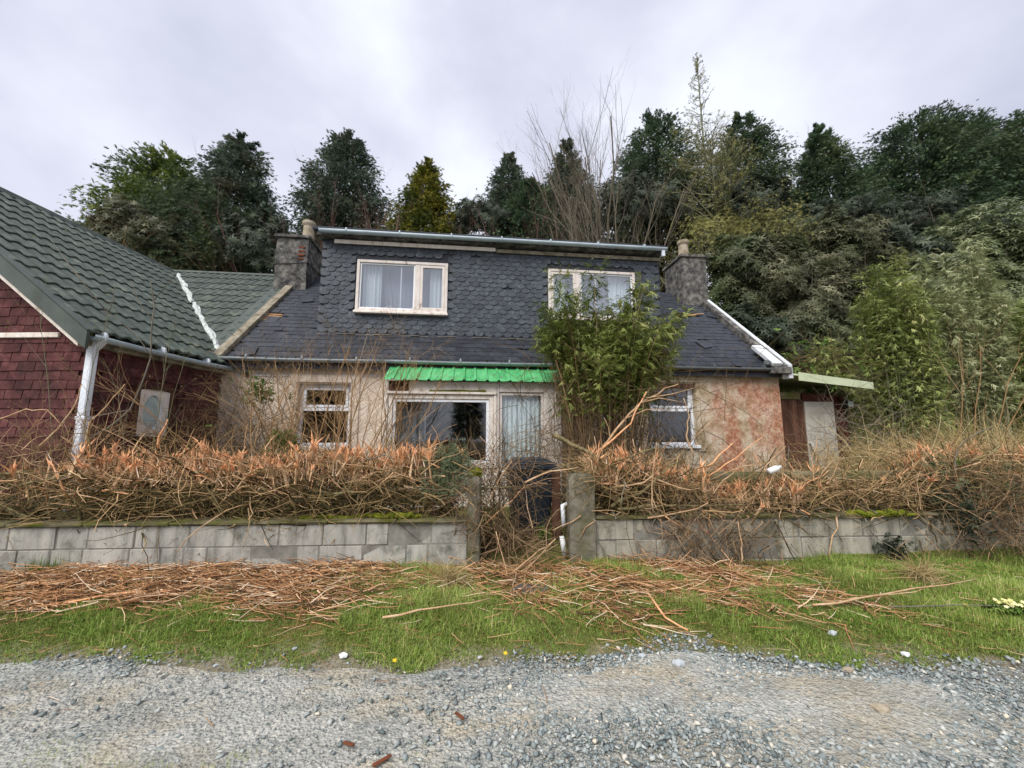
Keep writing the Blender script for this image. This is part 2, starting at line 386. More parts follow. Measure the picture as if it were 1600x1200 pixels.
# glass: clear pane with a real reflection
def glass(name, refl, clear):
    b = NB(name); b.t.nodes.remove(b.p)
    tr = b.n('ShaderNodeBsdfTransparent'); tr.inputs[0].default_value = (*clear, 1)
    gl = b.n('ShaderNodeBsdfGlossy'); gl.inputs['Roughness'].default_value = .02
    lw = b.n('ShaderNodeLayerWeight'); lw.inputs[0].default_value = .5
    fr = b.math('ADD', b.math('MULTIPLY', b.math('POWER', lw.outputs['Facing'], 4), 1-refl), refl)
    nb = b.n('ShaderNodeBump'); nb.inputs['Strength'].default_value = .04; nb.inputs['Distance'].default_value = .02
    b.l(b.noise(b.pos(), 1.6, 2), nb.inputs['Height']); b.l(nb.outputs[0], gl.inputs['Normal'])
    mx = b.n('ShaderNodeMixShader'); b.l(fr, mx.inputs[0]); b.l(tr.outputs[0], mx.inputs[1]); b.l(gl.outputs[0], mx.inputs[2])
    b.l(mx.outputs[0], b.out.inputs[0]); return b.m
M['glass'] = glass('window_glass', .09, (.95, .97, .97))
M['dormerglass'] = glass('dormer_glass', .2, (.95, .97, .98))
# net curtains: thin cloth that lets light through
def cloth(name, stops, a=.35):
    b = NB(name); v = b.pos((14, 14, .6))
    c = b.ramp(b.noise(v, 1.2, 3), stops); b.done(c, .95, .05)
    tr = b.n('ShaderNodeBsdfTranslucent'); b.l(c, tr.inputs[0]); mx = b.n('ShaderNodeMixShader'); mx.inputs[0].default_value = a
    b.l(b.p.outputs[0], mx.inputs[1]); b.l(tr.outputs[0], mx.inputs[2]); b.l(mx.outputs[0], b.out.inputs[0]); return b.m
M['net'] = cloth('net_curtain_cloth', [(.3, (214, 228, 232)), (.7, (244, 248, 250))], .12)
M['greycurtain'] = cloth('grey_curtain_cloth', [(.3, (120, 128, 136)), (.7, (166, 172, 180))])
M['blind'] = cloth('grey_blind_cloth', [(.3, (176, 182, 196)), (.7, (192, 198, 210))])
M['paleglass'] = mat('frosted_glass', [(150, 168, 166), (190, 202, 200)], 9, .25, .5)

# ground and road
b = NB('ground_soil'); v = b.pos()
c = b.ramp(b.noise(v, 4, 8, .7), [(.3, (70, 74, 36)), (.5, (96, 98, 52)), (.7, (122, 112, 70))])
sx = b.n('ShaderNodeSeparateXYZ'); b.l(b.n('ShaderNodeNewGeometry').outputs['Position'], sx.inputs[0])
ed = b.n('ShaderNodeMapRange'); ed.inputs[1].default_value = 3.02; ed.inputs[2].default_value = 2.86; b.l(b.math('ADD', sx.outputs[1], b.math('MULTIPLY', b.math('SUBTRACT', b.noise(v, 7, 6, .7), .5), .5)), ed.inputs[0])
grit = b.ramp(b.noise(v, 55, 6, .7), [(.35, (92, 84, 64)), (.5, (132, 124, 104)), (.66, (160, 154, 138))])
c = b.mix(ed.outputs[0], c, grit)
b.bump(b.noise(v, 30, 6, .7), .8, .03); M['ground'] = b.done(c, .97, .05)

b = NB('road_grit'); v = b.pos()
fine = b.ramp(b.noise(v, 48, 8, .75), [(.3, (136, 140, 137)), (.45, (184, 183, 174)), (.58, (208, 204, 192)), (.72, (224, 218, 204))])
tan = b.ramp(b.noise(b.pos((.7, 1.3, 1)), 1.6, 6, .66), [(.46, (0, 0, 0, 1)), (.60, (1, 1, 1, 1))])
c = b.mix(b.math('MULTIPLY', tan, .75), fine, (190, 172, 138))
wet = b.ramp(b.noise(b.pos((.6, 1.5, 1)), .9, 6, .6), [(.5, (0, 0, 0, 1)), (.7, (1, 1, 1, 1))])
c = b.mix(b.math('MULTIPLY', wet, .45), c, (150, 158, 157))
vo = b.n('ShaderNodeTexVoronoi'); vo.inputs['Scale'].default_value = 62; b.l(v, vo.inputs['Vector'])
c = b.mix(.34, c, b.ramp(vo.outputs['Color'], [(.15, (84, 92, 92)), (.5, (150, 154, 150)), (.85, (206, 204, 194))]))
vp = b.n('ShaderNodeTexVoronoi'); vp.inputs['Scale'].default_value = 34; vp.inputs['Randomness'].default_value = 1; b.l(v, vp.inputs['Vector'])
cov = b.ramp(b.noise(b.pos((.8, 1.4, 1)), 2.6, 6, .68), [(.46, (0, 0, 0, 1)), (.6, (1, 1, 1, 1))])
cell = b.ramp(vp.outputs['Distance'], [(.0, (168, 172, 168)), (.45, (118, 126, 124)), (.7, (66, 70, 68))])
c = b.mix(b.math('MULTIPLY', cov, .35), c, cell)
b.bump(b.math('ADD', b.math('ADD', b.noise(v, 70, 6, .7), vo.outputs['Distance']), b.math('MULTIPLY', vp.outputs['Distance'], -1.2)), 1.0, .014)
M['road'] = b.done(c, .93, .15)

M['gravel'] = tintmat('gravel_stone', [(0, (88, 97, 96)), (.35, (126, 134, 133)), (.7, (162, 167, 163)), (.9, (190, 190, 182)), (1, (206, 194, 174))], .8, .3)
M['grass'] = tintmat('grass_blade', [(0, (82, 106, 44)), (.35, (118, 144, 60)), (.65, (150, 170, 82)), (.85, (178, 186, 110)), (1, (202, 188, 134))], .6, .25, ((112, 122, 58), 1.1, .5, .75), .25)
M['straw'] = tintmat('twig_litter', [(0, (84, 64, 48)), (.22, (134, 98, 68)), (.5, (182, 134, 94)), (.75, (212, 170, 128)), (1, (226, 206, 178))], .85, .15)
M['twig'] = tintmat('twig', [(0, (58, 48, 38)), (.3, (98, 82, 62)), (.55, (140, 116, 88)), (.8, (180, 148, 114)), (1, (210, 176, 140))], .88, .12)
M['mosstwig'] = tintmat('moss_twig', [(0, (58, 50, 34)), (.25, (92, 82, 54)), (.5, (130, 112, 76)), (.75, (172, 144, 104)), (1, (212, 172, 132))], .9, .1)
M['splint'] = tintmat('torn_splinters', [(0, (150, 104, 72)), (.3, (208, 156, 114)), (.7, (234, 196, 160)), (1, (244, 222, 198))], .85, .15)
M['drygrass'] = tintmat('dry_grass', [(0, (112, 94, 60)), (.4, (158, 136, 92)), (.8, (196, 174, 128)), (1, (214, 196, 156))], .85, .15)

# ------------------------------------------------------------------ ground, road
xs = np.concatenate([np.linspace(-160, -14, 30), np.linspace(-13.5, 13.5, 100), np.linspace(14, 160, 30)])
ys = np.concatenate([np.linspace(-120, -4, 16), np.linspace(-3.5, 1.5, 10), np.linspace(1.6, 5.4, 90), np.linspace(5.6, 30, 70), np.linspace(32, 200, 18)])
X, Y = np.meshgrid(xs, ys); Z = zg(X, Y)
Z = np.where(Y < 2.72, -.02, Z-.02*(1-smooth(2.75, 3.0, Y)))
n1, n2 = X.shape; idx = np.arange(n1*n2).reshape(n1, n2)
F = np.stack([idx[:-1, :-1], idx[:-1, 1:], idx[1:, 1:], idx[1:, :-1]], -1).reshape(-1, 4)
g = link('ground', np_mesh('ground', np.stack([X, Y, Z], -1).reshape(-1, 3), F, M['ground'], smooth_=True)); tag(g, kind='structure')
xs = np.concatenate([np.linspace(-60, -6.2, 28), np.linspace(-6, 6, 240), np.linspace(6.2, 60, 28)])
t = np.concatenate([np.linspace(0, .6, 8), np.linspace(.63, 1, 46)])
re_ = road_edge(xs); X = np.repeat(xs[None], len(t), 0); Y = -4+(re_[None]+4)*t[:, None]
rut = .012*np.sin(X*1.3+Y*2.1)+.008*np.sin(X*3.7-Y*5)+.02*np.exp(-((Y-2.45)/.25)**2)*np.sin(X*.8+1)
Z = .012+rut*.6-.012*smooth(.97, 1, t)[:, None]
n1, n2 = X.shape; idx = np.arange(n1*n2).reshape(n1, n2)
F = np.stack([idx[:-1, :-1], idx[:-1, 1:], idx[1:, 1:], idx[1:, :-1]], -1).reshape(-1, 4)
r_ = link('gravel_road', np_mesh('gravel_road', np.stack([X, Y, Z], -1).reshape(-1, 3), F, M['road'], smooth_=True)); tag(r_, kind='structure')

# loose stones on the road
bm = bmesh.new(); bmesh.ops.create_icosphere(bm, subdivisions=1, radius=1)
ICO_V = np.array([v.co for v in bm.verts]); ICO_F = np.array([[v.index for v in f.verts] for f in bm.faces]); bm.free()
OCT_V = np.array([[1, 0, 0], [0, 1, 0], [-1, 0, 0], [0, -1, 0], [0, 0, 1], [0, 0, -1.]]); OCT_F = np.array([[0, 1, 4], [1, 2, 4], [2, 3, 4], [3, 0, 4], [1, 0, 5], [2, 1, 5], [3, 2, 5], [0, 3, 5]])
def stone_batch(n, dens, smin, smax, ylo=1.55, flat=.5):
    X = rng.uniform(-4.6, 4.8, n*3); Y = rng.uniform(ylo, 3.1, n*3)
    keep = (Y < road_edge(X)+.03+np.abs(rng.normal(size=n*3))*.05*(rng.random(n*3) < .5)) & (rng.random(n*3) < dens(X, Y)); X = X[keep][:n]; Y = Y[keep][:n]; N = len(X)
    s = smin+(smax-smin)*rng.random(N)**2.4
    geo = []
    for q in range(6):
        tv = ICO_V*(1+rng.normal(size=(len(ICO_V), 1))*.22)+rng.normal(size=ICO_V.shape)*.1
        i = np.arange(N) % 6 == q; k = i.sum()
        ang = rng.uniform(0, 6.28, k); D = np.stack([np.cos(ang), np.sin(ang), rng.normal(size=k)*.18], -1)
        up = nrm(np.array([0, 0, 1.])+rng.normal(size=(k, 3))*.22)
        sc = np.stack([s[i]*rng.uniform(.8, 1.5, k), s[i]*rng.uniform(.6, 1, k), s[i]*rng.uniform(.3, .75, k)], -1)
        P = np.stack([X[i], Y[i], np.maximum(.014, zg(X[i], Y[i]))+s[i]*.22], -1)
        geo.append(inst(*(OCT_V*(1+rng.normal(size=(6, 1))*.25)+rng.normal(size=(6, 3))*.22, OCT_F), frames(D, up, sc), P, np.clip(rng.beta(2, 2.6, k)+(rng.random(k) > .94)*.4, 0, 1)))
    return cat_geo(geo)
def patch(X, Y):
    q = .5+.5*np.sin(X*1.9+.6*np.sin(Y*3))*np.cos(Y*2.7+X*.7)
    right = smooth(-.7, .5, X)
    return np.clip(.05+.8*right*(.5+.5*q)+.35*(1-right)*(q > .75)+1.0*np.exp(-((X-1.15)/.45)**2-((Y-2.9)/.2)**2), 0, 1)
geo = cat_geo([stone_batch(14000, patch, .006, .019), stone_batch(22000, lambda x, y: np.clip(patch(x, y)+.2, 0, 1), .0035, .009)])
st = link('gravel', np_mesh('gravel', geo[0], geo[1], M['gravel'], geo[2])); tag(st, kind='stuff')

# ------------------------------------------------------------------ grass
def blades(X, Y, h, w, lean=.5, base=None):
    N = len(X); z = zg(X, Y) if base is None else base; a = rng.uniform(0, 6.28, N); u = np.stack([np.cos(a), np.sin(a), 0*a], -1)
    s_ = np.stack([-np.sin(a), np.cos(a), 0*a], -1)*w[:, None]*.5
    P = np.stack([X, Y, z-.004], -1); ln = lean*rng.random(N)
    tp = P+u*(h*ln*1.1)[:, None]+np.array([0, 0, 1])*(h*(1-.35*ln))[:, None]
    V = np.stack([P-s_, P+s_, tp], 1).reshape(-1, 3); F = np.arange(3*N).reshape(-1, 3)
    return V, F
def litter_density(x, y):
    # where the torn twigs lie thick on the verge
    l = smooth(-.7, -1.9, x)*smooth(3.22, 3.50, y+.07*np.sin(x*3)+.04*np.sin(x*7.7))*1.0
    mid = np.exp(-((x-.2)/1.3)**2)*smooth(3.3, 3.8, y+.12*np.sin(x*2.5)+.09*np.sin(x*6.1))*.55
    r = smooth(.4, .9, x)*smooth(3.5, 1.9, x)*smooth(3.05, 3.4, y+.14*np.sin(x*2.2+1)+.06*np.sin(x*8))*smooth(4.7, 4.1, y-.15*(x < 2))*(.48+.4*np.sin(x*5+y*9))
    return np.clip(np.maximum(np.maximum(l, mid), r), 0, 1)
n = 420000; X = rng.uniform(-6.2, 6.6, n); Y = rng.uniform(2.72, 4.8, n)
edge = road_edge(X)
d = smooth(-.02, .14, Y-edge+.05*np.sin(X*7)+.05*np.sin(X*17))*(1-.74*litter_density(X, Y))*(.6+.4*(np.sin(X*3.1+Y*4)*np.sin(X*1.3-Y*6.1)*.5+.5))
k = (rng.random(n) < d) & (Y < wall_y(X)-.005); X = X[k]; Y = Y[k]; N = len(X)
clump = .5+.5*np.sin(X*4.7+1.3*np.sin(Y*6))*np.sin(Y*5.3+X*1.7)
h = (.022+.045*rng.random(N)**1.6)*(.45+1.15*clump**2)*(1+.9*(rng.random(N) > .95))*(.5+.5*smooth(0, .35, Y-road_edge(X)))
V, F = blades(X, Y, h*1.3, .005+.004*rng.random(N), 1.5)
tint = np.clip(.22+.36*clump+.12*np.sin(X*1.3+2)*np.sin(Y*2.2)+rng.normal(size=N)*.17+(rng.random(N) > .92)*.45, 0, 1); 
# sparse turf on the near edge of the road
n = 9000; X2 = rng.uniform(-2.9, -.3, n); Y2 = 1.93+.1*smooth(-1.2, -2.2, X2)+.12*np.sin(X2*3+1)*np.sin(X2*1.3)+rng.normal(size=n)*.07
k = rng.random(n) < smooth(-.1, .5, np.sin(X2*3+1)+.4*np.sin(X2*9)); X2 = X2[k]; Y2 = Y2[k]
V2, F2 = blades(X2, Y2, .012+.022*rng.random(len(X2)), .003+.002*rng.random(len(X2)), 1.6, 0*X2+.014)
# rough garden grass behind the wall
n = 14000; X3 = rng.uniform(-6, 9, n); Y3 = rng.uniform(4.6, 8.4, n)
k = Y3 > wall_y(X3)+.25; X3 = X3[k]; Y3 = Y3[k]; N3 = len(X3)
V3, F3 = blades(X3, Y3, .06+.16*rng.random(N3), .005+.005*rng.random(N3), 1.4)
Va, Fa, Ta = cat_geo([(V, F, tint), (V2, F2, np.clip(.7+rng.normal(size=len(X2))*.2, 0, 1)), (V3, F3, np.clip(.55+rng.normal(size=N3)*.3, 0, 1))])
gr = link('grass', np_mesh('grass', Va, Fa, M['grass'], Ta)); tag(gr, kind='stuff')
# ------------------------------------------------------------------ the cottage (local frame: x along the front, y back, z up)
AX, AY, TURN = -5.26, 6.9, math.radians(6.515)
cot = thing('cottage', 'derelict white cottage with slate roof, scallop-tiled dormer and green porch roof', 'house', (AX, AY, .3), TURN)
RZ0, RK = 2.98, .907; LEN = 10.95
def rz(ly): return RZ0+RK*ly
def facade(x0, x1, z0, z1, holes, y=0, depth=.18):
    "wall face with recessed openings"
    xs = sorted({x0, x1, *[v for h in holes for v in h[:2]]}); zs = sorted({z0, z1, *[v for h in holes for v in h[2:]]})
    g = G()
    for i in range(len(xs)-1):
        for j in range(len(zs)-1):
            cx = (xs[i]+xs[i+1])/2; cz = (zs[j]+zs[j+1])/2
            if any(h[0] < cx < h[1] and h[2] < cz < h[3] for h in holes): continue
            g.quad((xs[i], y, zs[j]), (xs[i+1], y, zs[j]), (xs[i+1], y, zs[j+1]), (xs[i], y, zs[j+1]))
    for a, b_, c_, d_ in holes:
        g.quad((a, y, c_), (a, y+depth, c_), (b_, y+depth, c_), (b_, y, c_)); g.quad((a, y, d_), (b_, y, d_), (b_, y+depth, d_), (a, y+depth, d_))
        g.quad((a, y, c_), (a, y, d_), (a, y+depth, d_), (a, y+depth, c_)); g.quad((b_, y, c_), (b_, y+depth, c_), (b_, y+depth, d_), (b_, y, d_))
    return g
WL = (1.38, 2.30, 1.30, 2.46); WR = (8.02, 9.06, 1.30, 2.57); PO = (3.25, 5.95, .3, 2.36)
g = facade(0, LEN, .2, 2.96, [WL, WR, PO])
g.part('front_wall', cot, M['harl'])
g = G()
for x, s in ((.0, 1), (LEN, -1)):     # gables
    P = [(x, .002, .2), (x, 6.0, .2), (x, 6.0, 2.94), (x, 3.0, rz(3)-.16), (x, .002, 2.86)]
    g.prism(P, (.25*s, 0, 0))
g.box(.26, LEN-.26, 5.8, 6.0, .2, 2.94)
g.part('gable_wall', cot, M['harl'])
# raised plaster bands round the two ground-floor windows
def surround(w, m, lab=None):
    a, b_, c_, d_ = w; g = G(); t = .16
    g.box(a-t, a-.003, -.025, .002, c_-.1, d_+.02); g.box(b_+.003, b_+t, -.025, .002, c_-.1, d_+.02); g.box(a-t, b_+t, -.03, .002, d_+.022, d_+.17)
    g.part('window_surround', cot, m, lab, bevel=.006)
surround(WR, M['harl']); surround(WL, M['harl'])

def frame_geo(x0, x1, z0, z1, y, w, d, g=None):
    g = g or G()
    g.box(x0, x0+w, y, y+d, z0, z1); g.box(x1-w, x1, y, y+d, z0, z1); g.box(x0+w, x1-w, y+.001, y+d, z0, z0+w); g.box(x0+w, x1-w, y+.001, y+d, z1-w, z1)
    return g
def pane(parent, x0, x1, z0, z1, y, m='glass'):
    g = G(); g.box(x0, x1, y, y+.006, z0, z1); g.part('pane', parent, M[m])
def drape(parent, x0, x1, z0, z1, y, m, folds=7, amp=.025, name='curtain', label=None):
    n = folds*6; g = G(); V = []; ph = random.random()*6
    for z, sc in ((z1, .8), ((z0+z1)/2, 1.05), (z0, 1.25)):
        for i in range(n+1):
            u = i/n; V.append((x0+(x1-x0)*u, y+amp*sc*math.sin(u*folds*6.283+ph+.5*math.sin(u*9))+.4*amp*math.sin(u*23+ph), z))
    F = [(j*(n+1)+i, j*(n+1)+i+1, (j+1)*(n+1)+i+1, (j+1)*(n+1)+i) for j in range(2) for i in range(n)]
    g.add(V, F); g.part(name, parent, M[m], label, smooth_=True)
def room(parent, x0, x1, z0, z1, y0, y1, m='room'):
    g = G()
    g.quad((x0, y1, z0), (x1, y1, z0), (x1, y1, z1), (x0, y1, z1)); g.quad((x0, y0, z0), (x0, y1, z0), (x0, y1, z1), (x0, y0, z1))
    g.quad((x1, y0, z0), (x1, y0, z1), (x1, y1, z1), (x1, y1, z0)); g.quad((x0, y0, z0), (x1, y0, z0), (x1, y1, z0), (x0, y1, z0)); g.quad((x0, y0, z1), (x0, y1, z1), (x1, y1, z1), (x1, y0, z1))
    g.part('room', parent, M[m])

def sash(w, label, fr):
    a, b_, c_, d_ = w; y = .10
    win = frame_geo(a+.002, b_-.002, c_+.03, d_-.002, y, .055, .06).part('window', cot, M['white'], label, bevel=.004)
    mid = c_+(d_-c_)*fr
    g = G(); g.box(a+.058, b_-.058, y-.004, y+.05, mid-.03, mid+.03); g.part('transom', win, M['white'], bevel=.004)
    frame_geo(a+.06, b_-.06, mid+.033, d_-.06, y-.014, .05, .05).part('sash', win, M['white'], bevel=.005)
    pane(win, a+.112, b_-.112, mid+.085, d_-.112, y+.012); pane(win, a+.058, b_-.058, c_+.087, mid-.032, y+.03)
    g = G(); g.box(a-.03, b_+.03, -.05, y-.003, c_-.035, c_+.028); g.part('sill', win, M['white'], bevel=.006)
    room(win, a-.5, b_+.5, c_-.4, d_+.15, .19, 2.6)
    return win
wl = sash(WL, 'window left of the porch', .60); wr = sash(WR, 'window behind the bamboo', .58)
drape(wr, WR[0]-.1, WR[0]+.22, 1.0, 2.62, .42, 'greycurtain', 4)
g = G(); g.box(WR[0]-.05, WR[1]-.05, -.02, .09, WR[3]-.09, WR[3]-.003); g.part('lintel', cot, M['brownwood'], 'dark timber lintel over the right window')

# roof deck, then slates
g = G()
g.prism([(.02, -.14, rz(-.14)-.05), (.02, 3, rz(3)-.05), (.02, 6.1, rz(-.1)-.05), (.02, 6.1, rz(-.1)-.14), (.02, 3, rz(3)-.16), (.02, -.14, rz(-.14)-.14)], (LEN-.04, 0, 0))
g.part('roof', cot, M['felt'])
SL = math.atan(RK); CS, SS = math.cos(SL), math.sin(SL)
def slate_mesh(w, h, t):
    out = []
    for q in range(5):
        g = G(); c = [random.uniform(-.006, .006) for _ in range(4)]
        g.prism([(-w/2+.003, 0+c[0], 0), (w/2-.003, c[1], 0), (w/2-.003+c[2], h, 0), (-w/2+.003+c[3], h, 0)], (0, 0, t))
        out.append(g.mesh('slate', M['slate']))
    return out
SLM = slate_mesh(.25, .30, .012)
CAMW = np.array([0, 0, 1.5])
def lay(parent, name, meshes, mats, limit=300, m=None, rest=None):
    "the nearest ones as single parts, the rest joined in one part"
    root = root_of(parent); mw = Matrix.Translation(root.location) @ root.rotation_euler.to_matrix().to_4x4()
    d = [((mw @ x).translation-Vector(CAMW)).length for x in mats]; order = sorted(range(len(mats)), key=lambda i: d[i])
    for i in order[:limit]: link(name, meshes[i % len(meshes)], parent, mats[i])
    if order[limit:]:
        geo = []
        for i in order[limit:]:
            me = meshes[i % len(meshes)]; V = np.array([mats[i] @ v.co for v in me.vertices])
            geo.append((V, [tuple(p.vertices) for p in me.polygons]))
        g = G()
        for V, F in geo: g.add(V, F)
        me = bpy.data.meshes.new(name+'_rest'); me.from_pydata(g.V, [], g.F); me.materials.append(meshes[0].materials[0])
        o = link(rest or name+'s', me, parent); tag(o, kind='stuff')
def slope_matrix(lx, ly, lift=0.0, yaw=0, tilt=.035):
    # local: x along, y up the slope, z out of the roof; lower edge tipped up on the course below
    R = Matrix(((1, 0, 0), (0, CS, -SS), (0, SS, CS))).to_4x4() @ Matrix.Rotation(yaw, 4, 'Z') @ Matrix.Rotation(-tilt, 4, 'X')
    n = Vector((0, -SS, CS))*lift
    return Matrix.Translation((lx+n.x, ly+n.y, rz(ly)-.3+n.z)) @ R
mats = []; exp = .165
for r in range(26):
    s = r*exp; ly = -.165+s*CS
    if ly > 2.86: break
    x = .20+(.125 if r % 2 else 0)
    while x < LEN-.17:
        ok = ly < .6 or x < 1.33 or x > 8.86
        if ly > .6 and 1.3 < x < 8.88: ok = False
        if .08 < x < .50 and 1.0 < ly < 1.3: ok = False                 # stripped patch on the left
        if 9.85 < x < 10.45 and 1.66 < ly < 1.80: ok = False            # slipped slates on the right
        if random.random() < .008: ok = False
        if ok: mats.append(slope_matrix(x+random.uniform(-.008, .008), ly, .004+random.uniform(0, .004), random.gauss(0, .02)+(random.random() < .04)*random.uniform(-.2, .2)))
        x += .25
lay(cot, 'slate', SLM, mats)
# things lying loose on the roof
for (x, ly, yaw, lab) in ((.74, 1.74, .35, 'slate slipped askew below the left chimney'), (10.7, 1.72, -.5, None), (9.75, .5, .3, None), (.5, -.06, .2, None)):
    tag(link('loose_slate', SLM[0], cot, slope_matrix(x, ly, .03, yaw, -.02)), lab)
for k in range(5):
    g = G(); a = 1.02+k*.065
    g.bar((.10+random.uniform(0, .05), a, rz(a)-.012), (.44+random.uniform(-.05, .06), a+.01, rz(a)-.012), .035, .02); g.part('batten', cot, M['batten'])
for k, (a, x0, x1) in enumerate(((1.73, 9.9, 10.3), (1.80, 10.1, 10.55))):
    g = G(); g.bar((x0, a, rz(a)+.02), (x1, a+.06, rz(a+.06)+.025), .10, .02); g.part('batten', cot, M['batten'])
# skews on the gables
def skew(x0, x1, m, name, h0=.02, h1=.12, y0=-.22, y1=2.45, label=None):
    g = G(); P = []
    for ly, h in ((y0, h0-.14), (y0, h1), (y1, h1), (y1, h0-.14)): P.append((x0, ly, rz(ly)+h))
    g.prism(P, (x1-x0, 0, 0)); return g.part(name, cot, m, label, bevel=.01, sub=2, rough=.004)
skew(-.04, .13, M['skew'], 'skew_stone', label='worn stone skew beside the green roof')
skew(10.86, 11.0, M['greyrender'], 'skew_stone', h1=.17); skew(11.003, 11.10, M['lead'], 'skew_board', h0=.04, h1=.19, label='white painted edge board of the right gable')
g = G(); g.prism([(10.62, -.24, rz(-.24)+.16), (10.84, -.24, rz(-.24)+.16), (10.84, .32, rz(.32)+.16), (10.62, .32, rz(.32)+.16)], (0, -.05, .06)); g.part('gable_flashing', cot, M['lead'], bevel=.008)
g = G(); g.box(10.6, 11.05, -.26, -.02, 2.78, 2.92); g.part('skew_foot', cot, M['greyrender'], bevel=.01)

# eaves gutter in three lengths, with brackets
def gutter(x0, x1, y, z, r, m, name='gutter', parent=None, sag=0, brackets=0, dz=0):
    pts = [(x0+(x1-x0)*i/8, y, z+dz*i/8-sag*math.sin(math.pi*i/8)) for i in range(9)]
    g = G(); n = 7
    for px_, py_, pz_ in pts:
        for rr in (r, r-.006):
            for j in range(n):
                a = math.pi+math.pi*j/(n-1); g.V.append((px_, py_+rr*math.cos(a), pz_+rr*math.sin(a)))
    for i in range(8):
        for s_ in range(2):
            for j in range(n-1):
                k = i*2*n+s_*n+j; g.F.append((k, k+1, k+1+2*n, k+2*n))
        for j in (0, n-1): k = i*2*n+j; g.F.append((k, k+n, k+3*n, k+2*n))
    for k in (0, 16*n): g.F += [(k+j, k+j+1, k+n+j+1, k+n+j) for j in range(n-1)]
    o = g.part(name, parent or cot, m, smooth_=True)
    for i in range(brackets):
        x = x0+(x1-x0)*(i+.5)/brackets; g = G(); g.tube([(x-.012, y, z-.004+dz*(i+.5)/brackets), (x+.012, y, z-.004+dz*(i+.5)/brackets)], r+.008, 12); g.part('bracket', o, m)
    return o
gutter(.1, 2.9, -.20, 2.885, .058, M['gutter'], sag=.012, brackets=3); gutter(2.92, 6.6, -.20, 2.885, .058, M['gutter'], brackets=4, sag=.01); gutter(6.62, 11.0, -.20, 2.89, .058, M['gutterdark'], brackets=4, sag=.012)
g = G(); g.box(.02, LEN-.02, -.13, -.004, 2.80, 2.90); g.part('eaves_board', cot, M['brownwood'])
g = G(); g.lathe([(.05, 0), (.075, .03), (.07, .09), (.03, .13)], 10, (10.55, -.2, 2.93)); g.part('rainwater_head', cot, M['gutterdark'])

# dormer: tile-hung front, cheeks, flat roof
DX0, DX1, DY = 1.38, 8.80, .70; DZ0, DZ1 = rz(DY)-.05, 5.62
D1 = (2.11, 3.97, 4.08, 5.20); D2 = (6.19, 8.17, 4.08, 5.20)
dor = facade(DX0, DX1, DZ0, DZ1, [D1, D2], DY, .12).part('dormer', cot, M['felt'])
g = G()
for x in (DX0, DX1-.01): g.prism([(x, DY+.003, DZ0), (x, DY+.003, DZ1), (x, 3.1, DZ1)], (.01, 0, 0))
g.part('cheek', dor, M['slate'])
def scallop_mesh():
    out = []
    for q in range(4):
        g = G(); w = .196; pts = [(-w/2, .16, 0), (-w/2, .055, 0)]
        for j in range(1, 8):
            a = math.pi+math.pi*j/8; pts.append((w/2*math.cos(a), .055+.06*math.sin(a)+random.uniform(-.004, .004), 0))
        pts += [(w/2, .055, 0), (w/2, .16, 0)]
        g.prism(pts, (0, 0, .011)); out.append(g.mesh('scallop', M['scallop']))
    return out
SCM = scallop_mesh(); mats = []; r = 0; z = DZ0+.05
while z < DZ1-.12:
    x = DX0+(.1 if r % 2 else .0)+.09
    while x < DX1-.03:
        inwin = any(h[0]-.10 < x < h[1]+.10 and h[2]-.13 < z < h[3]+.02 for h in (D1, D2))
        if not inwin and random.random() > .004:
            R = Matrix(((1, 0, 0), (0, 0, -1), (0, 1, 0))).to_4x4() @ Matrix.Rotation(random.gauss(0, .03), 4, 'Z') @ Matrix.Rotation(-.10+random.gauss(0, .015), 4, 'X')
            mats.append(Matrix.Translation((x+random.uniform(-.006, .006), DY-.014-random.uniform(0, .006), z-.3)) @ R)
        x += .2
    z += .1; r += 1
lay(dor, 'scallop_tile', SCM, mats)
g = G(); n = 40          # ragged lead apron at the foot of the tiles
for i in range(n):
    x0 = DX0+.02+(DX1-DX0-.04)*i/n; x1 = x0+(DX1-DX0-.04)/n; a = .02*math.sin(i*1.7)+random.uniform(-.012, .012)
    g.prism([(x0, DY-.02, DZ0+.0), (x1, DY-.02, DZ0+.0), (x1, DY-.09+a, rz(DY-.09)+.026), (x0, DY-.09+a, rz(DY-.09)+.026)], (0, 0, .010))
g.part('apron_flashing', dor, M['skew'])
g = G(); g.prism([(1.22, DY-.22, 5.725), (1.22, DY-.22, 5.80), (1.22, 3.3, 5.90), (1.22, 3.3, 5.80)], (7.66, 0, 0)); g.part('flat_roof', dor, M['felt'], bevel=.01)
g = G(); g.box(1.62, 5.0, DY-.075, DY-.05, 5.52, 5.60); g.part('fascia', dor, M['peel']); g = G(); g.box(5.003, 8.82, DY-.07, DY-.048, 5.50, 5.575); g.part('fascia', dor, M['skew'])
g = G(); g.box(1.3, 8.84, DY-.17, DY+.1, 5.64, 5.722); g.part('soffit', dor, M['greyrender'])
gutter(1.38, 8.86, DY-.26, 5.70, .062, M['gutterlight'], parent=dor, brackets=7, dz=.012)
g = G(); g.box(8.74, 8.81, DY-.29, DY-.23, 5.52, 5.68); g.part('outlet', dor, M['whitepipe'], bevel=.006)
for x0, x1 in ((.95, 1.36), (8.83, 9.35)):     # pale boards in the gap beside each chimney
    g = G(); g.box(x0, x1, 2.0, 2.04, 5.2, 5.44); g.part('gap_board', cot, M['palegreen']); g = G(); g.box(x0, x1, 2.02, 2.3, 4.75, 5.197); g.part('gap_wall', cot, M['felt'])

